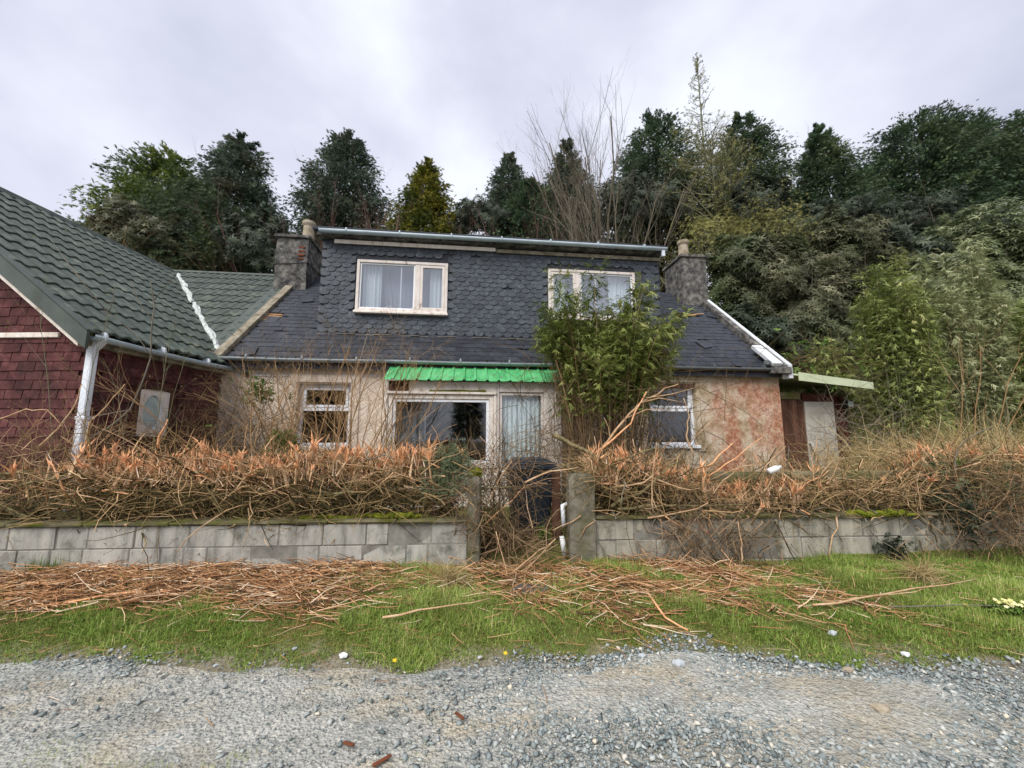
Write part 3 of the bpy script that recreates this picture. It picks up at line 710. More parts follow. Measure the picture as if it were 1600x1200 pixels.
def dormer_window(w, wide_first, label):
    a, b_, c_, d_ = w; y = DY-.05
    win = frame_geo(a-.012, b_+.012, c_+.0, d_+.0, y, .06, .10).part('window', cot, M['pinkpeel'], label, bevel=.006)
    L = b_-a; mx = a+L*.665 if wide_first else a+L*.335
    g = G(); g.box(mx-.055, mx+.055, y+.01, y+.09, c_+.062, d_-.062); g.part('mullion', win, M['pinkpeel'], bevel=.006)
    big = (a+.052, mx-.057) if wide_first else (mx+.057, b_-.052); small = (mx+.057, b_-.052) if wide_first else (a+.052, mx-.057)
    frame_geo(*big, c_+.064, d_-.064, y+.03, .028, .04).part('sash', win, M['white'], bevel=.003); frame_geo(*small, c_+.064, d_-.064, y+.012, .055, .05).part('sash', win, M['pinkpeel'], bevel=.004)
    pane(win, big[0]+.029, big[1]-.029, c_+.093, d_-.093, y+.05, 'dormerglass'); pane(win, small[0]+.056, small[1]-.056, c_+.12, d_-.12, y+.04, 'dormerglass')
    bx = big[0]+(big[1]-big[0])*(.74 if wide_first else .30)
    g = G(); g.box(bx-.012, bx+.012, y+.075, y+.10, c_+.07, d_-.07); g.part('glazing_bar', win, M['white'])
    drape(win, big[0], big[0]+(big[1]-big[0])*.36, c_-.1, d_+.02, y+.2, 'net', 5, .02) if wide_first else drape(win, big[1]-(big[1]-big[0])*.42, big[1], c_-.1, d_+.02, y+.2, 'net', 6, .02)
    drape(win, small[0]+.18, small[1], c_-.1, d_+.02, y+.2, 'net', 4, .02) if wide_first else drape(win, small[0], small[1]-.2, c_-.1, d_+.02, y+.2, 'net', 4, .02)
    drape(win, a-.1, b_+.1, c_-.15, d_+.05, y+.34, 'blind', 3, .004, 'blind')
    g = G(); g.box(a-.03, b_+.03, y-.06, y+.098, c_-.055, c_-.003); g.part('sill', win, M['peel'], bevel=.008)
    room(win, a-.4, b_+.4, c_-.5, d_+.12, DY+.13, 2.6)
    for k in range(5):
        xx = random.uniform(a, b_); g = G(); g.tube([(xx, y+.005, c_+.063), (xx+random.uniform(-.04, .04), y-.01, c_+.09), (xx+random.uniform(-.06, .06), y-.012, c_+.10+random.random()*.06)], .006, 4); g.part('paint_flake', win, M['peel'])
    return win
dormer_window(D1, True, 'left dormer window with white net curtains'); dormer_window(D2, False, 'right dormer window behind the bamboo tips')

# chimneys
def chimney(x0, x1, y0, y1, zb, zt, label, pot):
    g = G(); g.box(x0, x1, y0, y1, zb, zt); ch = g.part('chimney', cot, M['greyrender'], label, sub=5, rough=.007)
    g = G(); g.box(x0-.05, x1+.05, y0-.05, y1+.05, zt-.02, zt+.06); g.part('cap', ch, M['greyrender'], bevel=.012)
    if pot:
        px_, py_ = pot; g = G(); g.lathe([(.17, 0), (.145, .07), (.125, .42), (.14, .44), (.16, .48), (.16, .55), (.12, .57), (.10, .42)], 16, (px_, py_, zt+.055)); g.part('pot', ch, M['pot'])
    return ch
chimney(-.33, .42, 2.3, 3.25, 4.6, 6.44, 'left chimney, square with a flat cap', (.26, 2.65))
chimney(10.33, 11.05, 2.3, 3.25, 4.7, 6.50, 'right chimney with one tall clay pot', (10.58, 2.6))
g = G(); g.tube([(-.345, 2.29, 5.72), (.0, 2.285, 5.74), (.435, 2.29, 5.80), (.43, 3.2, 5.83)], .008, 5); g.part('cable', cot, M['blackplastic'])
for k in range(4):
    g = G(); a = .14+random.uniform(-.03, .1); g.box(a, a+random.uniform(.08, .16), 2.285, 2.303, 5.86+k*.1, 5.915+k*.1); g.jit(.012); g.part('bare_brick', cot, M['rust'], bevel=.004)

# porch
g = G(); g.box(3.04, 3.09, -.60, -.003, .3, 2.46); g.box(6.03, 6.08, -.60, -.003, .3, 2.50); g.part('porch_cheek', cot, M['pinkpeel'])
g = G(); g.box(3.07, 6.05, -.60, -.55, .3, .95); g.part('porch_base', cot, M['peel'])
pw = frame_geo(3.10, 4.90, .96, 2.22, -.62, .075, .09).part('window', cot, M['peel'], 'wide porch window with a grey curtain', bevel=.006)
g = G(); g.box(3.06, 4.95, -.66, -.60, 2.225, 2.27); g.box(3.04, 3.097, -.64, -.56, .96, 2.222); g.box(4.903, 4.955, -.64, -.56, .96, 2.222); g.part('window_trim', pw, M['peel'], bevel=.006)
frame_geo(3.178, 4.822, 1.04, 2.142, -.60, .05, .05).part('sash', pw, M['white'], bevel=.004)
pane(pw, 3.23, 4.77, 1.09, 2.09, -.57)
drape(pw, 3.2, 3.72, .9, 2.25, -.40, 'greycurtain', 5, .03)
dw = frame_geo(5.0, 5.80, .40, 2.27, -.60, .05, .06).part('door_frame', cot, M['pinkpeel'], 'narrow glazed porch light behind a white net curtain', bevel=.005)
pane(dw, 5.052, 5.748, .452, 2.218, -.575); drape(dw, 5.03, 5.78, .4, 2.25, -.50, 'net', 9, .02)
g = G(); g.box(4.962, 4.998, -.63, -.55, .3, 2.46); g.box(5.803, 5.98, -.625, -.55, .3, 2.45); g.box(5.99, 6.10, -.66, -.55, .3, 2.46); g.part('porch_post', cot, M['pinkpeel'], bevel=.008)
g = G(); g.box(5.0, 5.80, -.625, -.56, 2.275, 2.46); g.part('porch_header', cot, M['pinkpeel'], bevel=.008)
g = G(); g.box(3.44, 4.958, -.615, -.57, 2.274, 2.455); g.part('porch_header', cot, M['peel'], 'flaking white board over the porch window', bevel=.006)
g = G(); g.box(3.06, 3.437, -.60, -.565, 2.285, 2.38); g.box(3.06, 3.437, -.57, -.55, 2.385, 2.455); g.part('brown_board', cot, M['brownwood'])
g = G(); g.box(3.8, 4.75, -.655, -.618, 2.272, 2.295); g.part('moss_strip', cot, M['moss'], sub=4, rough=.012)
room(pw, 3.12, 6.0, .3, 2.44, -.54, 2.8)
# its roof: box-profile green sheet
g = G(); prof = []; x = 3.02; p_ = .2
while x < 6.2:
    prof += [(x, 0), (x+.13, 0), (x+.145, .024), (x+.17, .024), (x+.185, 0)]; x += p_
prof.append((x, 0))
def prz(y): return 2.855+.53*y
for y in (-.76, .0):
    for dz in (0, -.004): g.V += [(a, y, prz(y)+h+dz) for a, h in prof]
n = len(prof)
g.V = [(x, y+random.uniform(-.012, .012)*(y < -.5), z+random.uniform(-.005, .005)) for x, y, z in g.V[:n]]+g.V[n:]
for i in range(n): g.V[n+i] = (g.V[i][0], g.V[i][1], g.V[i][2]-.004)
for i in range(n-1): g.F += [(i, i+1, 2*n+i+1, 2*n+i), (n+i, n+i+1, 3*n+i+1, 3*n+i), (i, i+1, n+i+1, n+i)]
pr = g.part('porch_roof', cot, M['corr'], 'bright green corrugated sheet over the porch')
for i in range(11):
    x = 3.02+.0575+.4*(i//1)*.7; 
    if x > 6.1: break
    for y in (-.62, -.12): g = G(); g.lathe([(.014, 0), (.014, .005), (.007, .012)], 8, (x, y, prz(y)+.001)); g.part('fixing', pr, M['gutter'])
g = G(); g.box(3.1, 6.18, -.05, -.004, 2.845, 2.875); g.part('porch_flashing', cot, M['felt'], sub=3, rough=.006)
g = G(); g.box(3.08, 6.06, -.56, -.02, 2.44, 2.462); g.part('porch_ceiling', cot, M['brownwood'])
# lamp and cable on the front wall
g = G(); g.box(.42, .55, -.12, -.01, 2.60, 2.72); g.box(.45, .53, -.01, .01, 2.56, 2.76); g.part('wall_lamp', cot, M['blackplastic'], bevel=.01)
g = G(); g.tube([(.5, -.02, 2.60), (.9, -.02, 2.585), (1.5, -.02, 2.60), (3.0, -.02, 2.62)], .006, 5); g.part('cable', cot, M['whitepipe'])
# ------------------------------------------------------------------ the red house on the left (local: x along its front, y back)
RX, RY, RT = -5.28, 4.82, math.radians(-1.7)
red = thing('shingled_house', 'house clad in dark red shingles under a green tiled roof', 'house', (RX, RY, .2), RT)
WT = .774; WE = 2.80                      # roof pitch (tan) and height at the eave line x = .14
def wz(x): return WE+(.14-x)*WT
RIDGE = -3.62
g = facade(-7.4, 0, .1, 2.79, [], 0); g.V += [(-7.4, 0, 2.79), (0, 0, 2.79), (RIDGE, 0, wz(RIDGE)-.2)]; k = len(g.V); g.F.append((k-3, k-2, k-1)); g.part('gable_wall', red, M['shingle'])
SW = (.63, 1.09, 1.50, 2.17)
g = G()
for a, b_, c_, d_ in ((.003, SW[0], .1, 2.79), (SW[1], 2.6, .1, 2.79), (SW[0], SW[1], .1, SW[2]), (SW[0], SW[1], SW[3], 2.79)): g.quad((0, a, c_), (0, b_, c_), (0, b_, d_), (0, a, d_))
g.part('side_wall', red, M['shingle'])
def shingle_meshes():
    out = []
    for q in range(5):
        g = G(); w = .226; c = [random.uniform(-.007, .007) for _ in range(4)]
        g.prism([(-w/2+.004, c[0], 0), (w/2-.004, c[1], 0), (w/2-.004+c[2]*.5, .17, 0), (-w/2+.004+c[3]*.5, .17, 0)], (0, 0, .014)); out.append(g.mesh('shingle', M['shingle']))
    return out
SHM = shingle_meshes(); mats = []
Rf = Matrix(((1, 0, 0), (0, 0, -1), (0, 1, 0))).to_4x4(); Rs = Matrix(((0, 0, 1), (1, 0, 0), (0, 1, 0))).to_4x4()
r = 0; z = .9
while z < 5.3:
    x = -.12-(.11 if r % 2 else 0)
    while x > -7.2:
        if z+.1 < wz(x)-.12 and z+.1 < wz(2*RIDGE-x)-.1 and random.random() > .006:
            T = Rf @ Matrix.Rotation(random.gauss(0, .016), 4, 'Z') @ Matrix.Rotation(-.085, 4, 'X')
            mats.append(Matrix.Translation((x, -.018-random.uniform(0, .005), z-.2)) @ T)
        x -= .226
    y = .12+(.11 if r % 2 else 0)
    while y < 2.15:
        if z < 2.62 and not (SW[0]-.17 < y < SW[1]+.17 and SW[2]-.2 < z < SW[3]+.06):
            T = Rs @ Matrix.Rotation(random.gauss(0, .016), 4, 'Z') @ Matrix.Rotation(-.085, 4, 'X')
            mats.append(Matrix.Translation((.018+random.uniform(0, .005), y, z-.2)) @ T)
        y += .226
    z += .118; r += 1
lay(red, 'shingle', SHM, mats)
g = G(); g.box(-7.3, -.42, -.055, -.004, 2.735, 2.80); g.part('band_board', red, M['peel'], bevel=.005)
g = G(); g.box(-.03, .03, -.035, .0, .3, 2.72); g.box(.0, .035, .0, .03, .3, 2.72); g.part('corner_strip', red, M['shingle'])
# side window: white board with an oval light
n = 20; g = G(); ring = []; cy = (SW[0]+SW[1])/2; cz = (SW[2]+SW[3])/2+.01
for i in range(n):
    a = 2*math.pi*i/n; ca, sa = math.cos(a), math.sin(a); q = max(abs(ca)/(.232), abs(sa)/(.337)); ring.append((ca, sa, 1/q))
for x in (.045, .012):
    for ca, sa, q in ring: g.V.append((x, cy+ca*q, cz-.01+sa*q))
    for ca, sa, q in ring: g.V.append((x, cy-.02+.145*ca, cz+.25*sa))
for i in range(n):
    j = (i+1) % n; g.F += [(i, j, n+j, n+i), (2*n+i, 3*n+i, 3*n+j, 2*n+j), (n+i, n+j, 3*n+j, 3*n+i), (i, 2*n+i, 2*n+j, j)]
sw = g.part('window', red, M['peel'], 'small side window, white board with an oval light')
g = G(); pts = [(.03, cy-.02+.15*math.cos(2*math.pi*i/24), cz+.255*math.sin(2*math.pi*i/24)) for i in range(25)]; g.tube(pts, .014, 6, False); g.part('oval_ring', sw, M['whitepipe'], smooth_=True)
g = G(); g.prism([(.018, cy-.02+.147*math.cos(2*math.pi*i/24), cz+.252*math.sin(2*math.pi*i/24)) for i in range(24)], (.004, 0, 0)); g.part('pane', sw, M['paleglass'])
g = G(); t = .06
g.box(.0, .06, SW[0]-t, SW[0]-.002, SW[2]-t, SW[3]+t); g.box(.0, .06, SW[1]+.002, SW[1]+t, SW[2]-t, SW[3]+t); g.box(.0, .07, SW[0]-.002, SW[1]+.002, SW[3]+.002, SW[3]+t); g.box(.0, .07, SW[0]-.002, SW[1]+.002, SW[2]-t, SW[2]-.002)
g.part('window_frame', red, M['brownwood'], bevel=.005)
# roof: courses of pressed green tiles on the wing and on the main roof behind it
def profile(n_, per=.185):
    out = []
    for i in range(n_):
        u = i/8; f = (u % 1.0); h = .026*max(0, math.cos((f-.5)*math.pi*1.35)) if abs(f-.5) < .37 else 0
        out.append((u*per, h))
    return out
def course(fn, L, s0, s1, name='tile_course', lift=.03):
    "fn(u along, s up the slope, h out) -> local point"
    n_ = int(L/.185*8)+1; pr = profile(n_); g = G()
    rows = [(s0, lift-.034), (s0, lift-.004), (s0+.012, lift), (s1, .004)]
    for s_, h0 in rows:
        for u, h in pr: g.V.append(fn(u, s_, h0+h))
    for j in range(3):
        for i in range(n_-1): g.F.append((j*n_+i, j*n_+i+1, (j+1)*n_+i+1, (j+1)*n_+i))
    return g
wl_ = math.sqrt(1+WT*WT); wc, ws = 1/wl_, WT/wl_
def wing(u, s, h): return (.20-s*wc+h*ws, -.26+u, wz(.20)+s*ws+h*wc)
SLW = (.20-RIDGE)/wc; K = 13; step = SLW/K
me_rot = root_of(red); mwr = Matrix.Translation(red.location) @ red.rotation_euler.to_matrix().to_4x4(); mwc = Matrix.Translation(cot.location) @ cot.rotation_euler.to_matrix().to_4x4(); mrc = mwr.inverted() @ mwc
def cross_z(ly): return RZ0-.04+.907*ly
for i in range(K):
    z = wz(.20)+i*step*ws; ly = (z-RZ0+.04)/.907; p = mrc @ Vector((-1.5, max(ly, -.2), 0)); L = p.y+.26+.32
    course(wing, L, i*step, (i+1)*step+.02).part('tile_course', red, M['greentile'])
cl = math.sqrt(1+.907**2); cc, cs_ = 1/cl, .907/cl
for i in range(12):
    ly0 = -.12+i*3.14/12; z = cross_z(ly0); xw = .14-(z-WE)/WT         # valley position in the wing's frame
    q = mrc.inverted() @ Vector((xw, 2.2+ly0, 0)); x0 = max(q.x-.35, -9.5); L = -.13-x0
    if L < .2: continue
    def cross(u, s, h, ly0=ly0): 
        v = mrc @ Vector((-.13-u, ly0+s*cc-h*cs_, 0)); return (v.x, v.y, cross_z(ly0)+s*cs_+h*cc)
    course(cross, L, 0, 3.14/12/cc+.02).part('tile_course', red, M['greentile'])
g = G()      # deck under both roofs
a = [wing(0.02, .02, -.03), wing(5.6, .02, -.03), wing(5.6, SLW, -.03), wing(0.02, SLW, -.03)]; g.quad(*a)
b_ = [(2*RIDGE-x, y, z) for x, y, z in a]; g.quad(*b_)
def crs(x, ly, h=-.03):
    v = mrc @ Vector((x, ly, 0)); return (v.x, v.y, cross_z(ly)+h)
g.quad(crs(-9.5, -.1), crs(-.12, -.1), crs(-.12, 3.02), crs(-9.5, 3.02)); v1 = mrc @ Vector((-9.5, 6, 0)); v2 = mrc @ Vector((-.12, 6, 0)); g.quad(crs(-9.5, 3.02), crs(-.12, 3.02), (v2.x, v2.y, 3), (v1.x, v1.y, 3))
g.part('roof_deck', red, M['greentrim'])
g = G()
for i in range(14):
    y = -.24+i*.4; g.prism([(RIDGE-.13, y, wz(RIDGE)-.06), (RIDGE-.07, y, wz(RIDGE)+.045), (RIDGE, y, wz(RIDGE)+.075), (RIDGE+.07, y, wz(RIDGE)+.045), (RIDGE+.13, y, wz(RIDGE)-.06)], (0, .405, 0))
g.part('ridge_cap', red, M['greentile'])
g = G(); a = mrc @ Vector((-7.5, 3.02, 0)); b2 = mrc @ Vector((-.12, 3.02, 0)); zc = cross_z(3.02)
g.tube([(a.x, a.y, zc+.0), (b2.x, b2.y, zc+.0)], .07, 8); g.part('ridge_cap', red, M['greentile'])
# flat verge trim where the main roof meets the skew
g = G(); P = [crs(-.36, -.1, .055), crs(-.1, -.1, .055), crs(-.1, 3.0, .055), crs(-.36, 3.0, .055)]; g.prism(P, (0, 0, -.02)); g.part('verge_trim', red, M['greentrim'])
# ragged white mortar in the valley
for k in range(9):
    g = G(); pts = []
    for j in range(3):
        t = (k+j/2)/9; ly = .05+t*2.75; z = cross_z(ly); xw = .14-(z-WE)/WT; q = mrc.inverted() @ Vector((xw, 2.2+ly, 0)); v = mrc @ Vector((q.x+random.uniform(-.03, .03), ly, 0)); pts.append((v.x, v.y, z+.045))
    g.tube(pts, [.05*random.uniform(.7, 1.3) for _ in range(3)], 7); g.part('valley_mortar', red, M['mortarwhite'], sub=1, rough=.012)
# gable overhang: green metal trim, pale soffit and board
g = G()
for sgn in (1, -1):
    def rk(x, dz, y): return ((x if sgn > 0 else 2*RIDGE-x), y, wz(x)+dz)
    g.prism([rk(.24, -.19, -.30), rk(.24, .035, -.30), rk(RIDGE, .035, -.30), rk(RIDGE, -.19, -.30)], (0, .035, 0))
    g.prism([rk(.24, .02, -.30), rk(.24, .045, -.30), rk(RIDGE, .045, -.30), rk(RIDGE, .02, -.30)], (0, .14, 0))
g.part('verge_trim', red, M['greentrim'])
g = G()
for sgn in (1, -1):
    g.prism([rk(.10, -.26, -.26), rk(.10, -.16, -.26), rk(RIDGE, -.16, -.26), rk(RIDGE, -.26, -.26)], (0, .04, 0))
    g.prism([rk(.1, -.22, -.215), rk(.1, -.20, -.215), rk(RIDGE, -.20, -.215), rk(RIDGE, -.22, -.215)], (0, .21, 0))
g.part('barge_board', red, M['peel'])
g = G(); g.box(.02, .12, -.24, 2.1, 2.60, 2.69); g.part('eaves_board', red, M['skew'])
g = G(); g.box(-.0, .10, -.2, 2.1, 2.63, 2.645); g.part('soffit', red, M['peel'])
# gutter along the side eave and the white downpipe at the corner
g = G(); y0, y1 = -.22, 2.08; n = 8; R_ = .062
for i in range(9):
    y = y0+(y1-y0)*i/8
    for rr in (R_, R_-.007):
        for j in range(n):
            a = math.pi+math.pi*j/(n-1); g.V.append((.205+rr*math.cos(a), y, 2.72-.02*math.sin(math.pi*i/8)+rr*math.sin(a)))
for i in range(8):
    for s_ in range(2):
        for j in range(n-1): k = i*2*n+s_*n+j; g.F.append((k, k+1, k+1+2*n, k+2*n))
    for j in (0, n-1): k = i*2*n+j; g.F.append((k, k+n, k+3*n, k+2*n))
for k in (0, 16*n): g.F += [(k+j, k+j+1, k+n+j+1, k+n+j) for j in range(n-1)]
gu = g.part('gutter', red, M['gutterlight'], smooth_=True)
for y in (-.1, .7, 1.5): g = G(); g.tube([(.205, y-.015, 2.715), (.205, y+.015, 2.715)], R_+.008, 12); g.part('bracket', gu, M['whitepipe'])
g = G(); g.bar((.10, -.09, .25), (.10, -.09, 2.62), .095, .075, up=(0, 1, 0)); dp = g.part('downpipe', red, M['whitepipe'], bevel=.01)
g = G(); g.bar((.10, -.09, 2.58), (.20, -.08, 2.70), .10, .08, up=(0, 1, 0)); g.part('pipe_elbow', dp, M['whitepipe'], bevel=.008)
g = G(); g.box(.04, .16, -.13, -.01, 1.7, 1.74); g.part('pipe_clip', dp, M['whitepipe'], bevel=.005)
g = G(); p = mrc @ Vector((-.15, -.12, 0)); g.box(p.x-.2, p.x+.12, p.y-.1, p.y+.05, 2.93, 2.98); g.part('lead_patch', red, M['lead'], sub=2, rough=.012)
# ------------------------------------------------------------------ shed against the right gable (cottage frame)
shed = thing('lean_to_shed', 'lean-to shed of brown boards with an off-white flaking door', 'shed', tuple((Matrix.Translation((AX, AY, .3)) @ Matrix.Rotation(TURN, 4, 'Z')) @ Vector((11.2, .35, 0))), TURN)
shed.location.z = .3
x = 0.03
for i, w in enumerate((.13, .14, .15, .14)):
    g = G(); g.box(x, x+w-.006, -.015+random.uniform(-.006, .006), .03, .25, 2.30); g.part('plank', shed, M['brownwood'], bevel=.005); x += w
g = G(); g.box(-.05, .03, -.03, .04, .25, 2.42); g.part('corner_post', shed, M['timber'], bevel=.008)
d_ = G(); d_.box(.59, 1.30, -.035, .01, .42, 2.26); dr = d_.part('door', shed, M['door'], bevel=.004)
g = G(); g.box(.56, 1.42, -.02, .03, 2.266, 2.44); g.part('door_header', shed, M['redwood'], bevel=.005)
for i in range(2):
    g = G(); g.box(1.305+i*.12, 1.42+i*.12, -.02, .03, .25, 2.262); g.part('plank', shed, M['redwood'], bevel=.004)
for q in ((1.56, 1.7, .05, .08, .25, 2.42), (.0, .03, .06, 2.6, .25, 2.5), (1.67, 1.7, .082, 2.6, .25, 2.4)):
    g = G(); g.box(*q); g.part('side_wall', shed, M['redwood'])
g = G(); g.prism([(-.16, -.55, 2.80), (1.72, -.55, 2.62), (1.72, 2.6, 2.82), (-.16, 2.6, 3.0)], (0, 0, -.035)); rf = g.part('roof', shed, M['palegreen'])
g = G(); g.prism([(.02, -.58, 2.64), (1.72, -.58, 2.48), (1.72, -.58, 2.63), (.02, -.58, 2.815)], (0, .028, 0)); g.part('fascia', rf, M['palegreen'], bevel=.004)
g = G(); g.box(-.05, .5, -.05, -.02, 2.31, 2.46); g.part('ledge_board', shed, M['timber'], bevel=.006)
g = G(); g.box(1.50, 1.66, -.16, -.03, 2.13, 2.28); lamp = g.part('bulkhead_lamp', shed, M['blackplastic'], bevel=.012)
g = G(); g.box(1.515, 1.645, -.18, -.162, 2.145, 2.265); g.part('lamp_glass', lamp, M['paleglass'], bevel=.006)
MWC = Matrix.Translation((AX, AY, 0)) @ Matrix.Rotation(TURN, 4, 'Z')
a = MWC @ Vector((11.78, .27, 1.35)); b_ = MWC @ Vector((11.98, .10, .4))
g = G(); g.bar(a, b_, .035, .03); g.solo('iron_bar', M['iron'], 'dark iron bar leaning against the flaking shed door', 'iron bar', bevel=.004)
# junk on the shed roof: brambles are with the plants

# ------------------------------------------------------------------ boundary wall of concrete blocks
def block_wall(x0, x1, name, label, m, courses, cope, seed):
    r_ = random.Random(seed); c = (x0+x1)/2; y = float(wall_y(c)); ang = math.atan(.055); L = (x1-x0)/math.cos(ang)
    w = thing(name, label, 'wall', (c, y, .08), ang, None)
    zt = courses[-1][1]
    g = G(); g.box(-L/2, L/2, .005, .11, .0, zt-.01); g.part('mortar_bed', w, M['mortar'])
    for ci, (za, zb) in enumerate(courses):
        x = -L/2-(.22 if ci % 2 else .02)
        while x < L/2:
            bw = r_.choice((.44, .44, .44, .30, .22)); a = max(x, -L/2); e_ = min(x+bw, L/2)
            if e_-a > .04:
                g = G(); o = r_.uniform(-.006, .006); g.box(a+.004, e_-.004, o, .10, za+.004, zb-.005); g.part('block', w, m, bevel=.006, rough=.0022)
            x += bw+.004
    if cope:
        x = -L/2
        while x < L/2-.05:
            e_ = min(x+r_.uniform(.6, .95), L/2); g = G(); g.box(x+.003, e_-.003, -.035+r_.uniform(-.01, .01), .2, zt+.0, zt+.028+r_.uniform(0, .010)); g.part('coping_stone', w, M['coping'], bevel=.01, sub=2, rough=.006); x = e_
    return w
CR = [(0, .1), (.10, .31), (.31, .52)]
lw = block_wall(-6.4, -.475, 'garden_wall', 'pale concrete block garden wall left of the gateway', M['block'], [(-.08, .155), (.155, .38), (.38, .602)], True, 3)
rw = block_wall(.90, 6.6, 'garden_wall', 'stained low concrete wall right of the gateway', M['block_dark'], [(-.05, .175), (.175, .395), (.395, .61)], True, 5)
def pillar(x0, x1, z0, z1, label, d):
    y = float(wall_y(x0))-.03; p = thing('gate_pillar', label, 'gate pillar', ((x0+x1)/2, y, z0), 0)
    h = (x1-x0)/2; g = G(); g.prism([(-h, 0, z0), (h, 0, z0), (h, 0, z1-.03), (h-.03, 0, z1), (-h+.06, 0, z1), (-h, 0, z1-.06)], (0, d, 0)); g.part('shaft', p, M['pillar'], bevel=.012, sub=2, rough=.004); return p
pl = pillar(-.47, -.34, .12, 1.08, 'narrow gate pillar topped with a cushion of moss', .22); pr_ = pillar(.62, .895, .14, 1.09, 'wide concrete gate pillar with one chamfered corner', .28)
g = G(); g.lathe([(.02, .06), (.05, .05), (.075, .02), (.08, -.02)][::-1], 12, (0, .09, 1.10)); g.part('moss_cap', pl, M['moss'], sub=1, rough=.012)

# rail fences behind the hedges
def fence(pts, rails, label, m):
    (x0, y0), (x1, y1) = pts; L = math.hypot(x1-x0, y1-y0); f = thing('rail_fence', label, 'fence', (x0, y0, .25), math.atan2(y1-y0, x1-x0))
    for z, h in rails:
        g = G(); g.box(-.02, L, -.025, .02, z-h/2, z+h/2); g.part('rail', f, m, bevel=.008, sub=3, rough=.004)
    n = int(L/1.8)+1
    for i in range(n+1):
        g = G(); x = L*i/n; g.box(x-.045, x+.045, .022, .11, .2, rails[0][0]+.02); g.part('post', f, m, bevel=.01)
    return f
fence([(-6.6, 4.26), (-.75, 4.62)], [(1.03, .17), (.80, .15), (.66, .07)], 'mossy board fence behind the left hedge', M['timber'])
fence([(1.0, 4.75), (6.4, 5.05)], [(1.02, .11), (.78, .08)], 'mossy rail fence inside the right hedge', M['timber'])

# wheelie bin in the gateway
wb = thing('wheelie_bin', 'dark blue wheelie bin standing in the overgrown gateway', 'bin', (.22, 5.15, .28), .12)
g = G(); 
for (z, hx, y0, y1) in ((.30, .20, -.20, .2), (.95, .27, -.27, .3), (1.15, .285, -.29, .32)): g.V += [(-hx, y0, z), (hx, y0, z), (hx, y1, z), (-hx, y1, z)]
for j in (0, 4): g.F += [(j+i, j+(i+1) % 4, j+4+(i+1) % 4, j+4+i) for i in range(4)]
g.F.append((3, 2, 1, 0)); g.F.append((8, 9, 10, 11)); g.part('body', wb, M['bin'], bevel=.02)
g = G(); g.box(-.30, .30, -.32, .33, 1.155, 1.18); g.prism([(-.25, -.30, 1.18), (.25, -.30, 1.18), (.2, -.2, 1.225), (-.2, -.2, 1.225)], (0, .45, 0)); lid = g.part('lid', wb, M['bin'], bevel=.012)
g = G(); g.tube([(-.26, .36, 1.12), (.26, .36, 1.12)], .016, 8); g.part('handle', wb, M['bin'])
for s_ in (-1, 1):
    g = G(); g.tube([(s_*.20-.025, .25, .38), (s_*.20+.025, .25, .38)], .10, 16); g.part('wheel', wb, M['blackplastic'])
g = G(); g.box(-.29, .29, -.335, -.30, 1.10, 1.15); g.part('rim', wb, M['bin'], bevel=.01)
# bits in the gateway
g = G(); a = at(870, 745, 4.75); g.box(a.x-.06, a.x+.04, 4.74, 4.79, .3, 1.10); g.solo('wooden_post', M['brownwood'], 'dark brown wooden gate post beside the wide pillar', 'gate post', bevel=.006)
a = at(879, 790, 4.5); b_ = at(881, 822, 4.5); g = G(); g.tube([a+Vector((.05, .03, .01)), a, (a+b_)/2, b_], .025, 10); g.solo('broken_pipe', M['whitepipe'], 'broken white pipe end beside the wide gate pillar', 'pipe', smooth_=True)
a = at(878, 838, 4.46); b_ = at(882, 868, 4.46); g = G(); g.tube([a, b_], .028, 10); g.solo('broken_pipe', M['litterwhite'], 'grey pipe stub at the foot of the wide gate pillar', 'pipe', smooth_=True)
a = onz(832, 925, .12); g = G(); g.prism([(a.x-.20, a.y-.06, .13), (a.x+.12, a.y-.08, .13), (a.x+.2, a.y+.06, .135), (a.x-.12, a.y+.10, .14)], (0, 0, .025)); g.solo('stone_slab', M['slab'], 'dark flat stone slab lying in front of the gateway', 'slab', bevel=.008)
# white bottle caught in the right hedge
a = at(1210, 733, 4.55); g = G(); g.tube([a+Vector((-.07, 0, -.03)), a+Vector((.03, 0, .01)), a+Vector((.05, 0, .02)), a+Vector((.075, 0, .03))], [.036, .036, .018, .016], 10); g.solo('plastic_bottle', M['litterwhite'], 'white plastic bottle caught in the torn right hedge', 'bottle', smooth_=True)
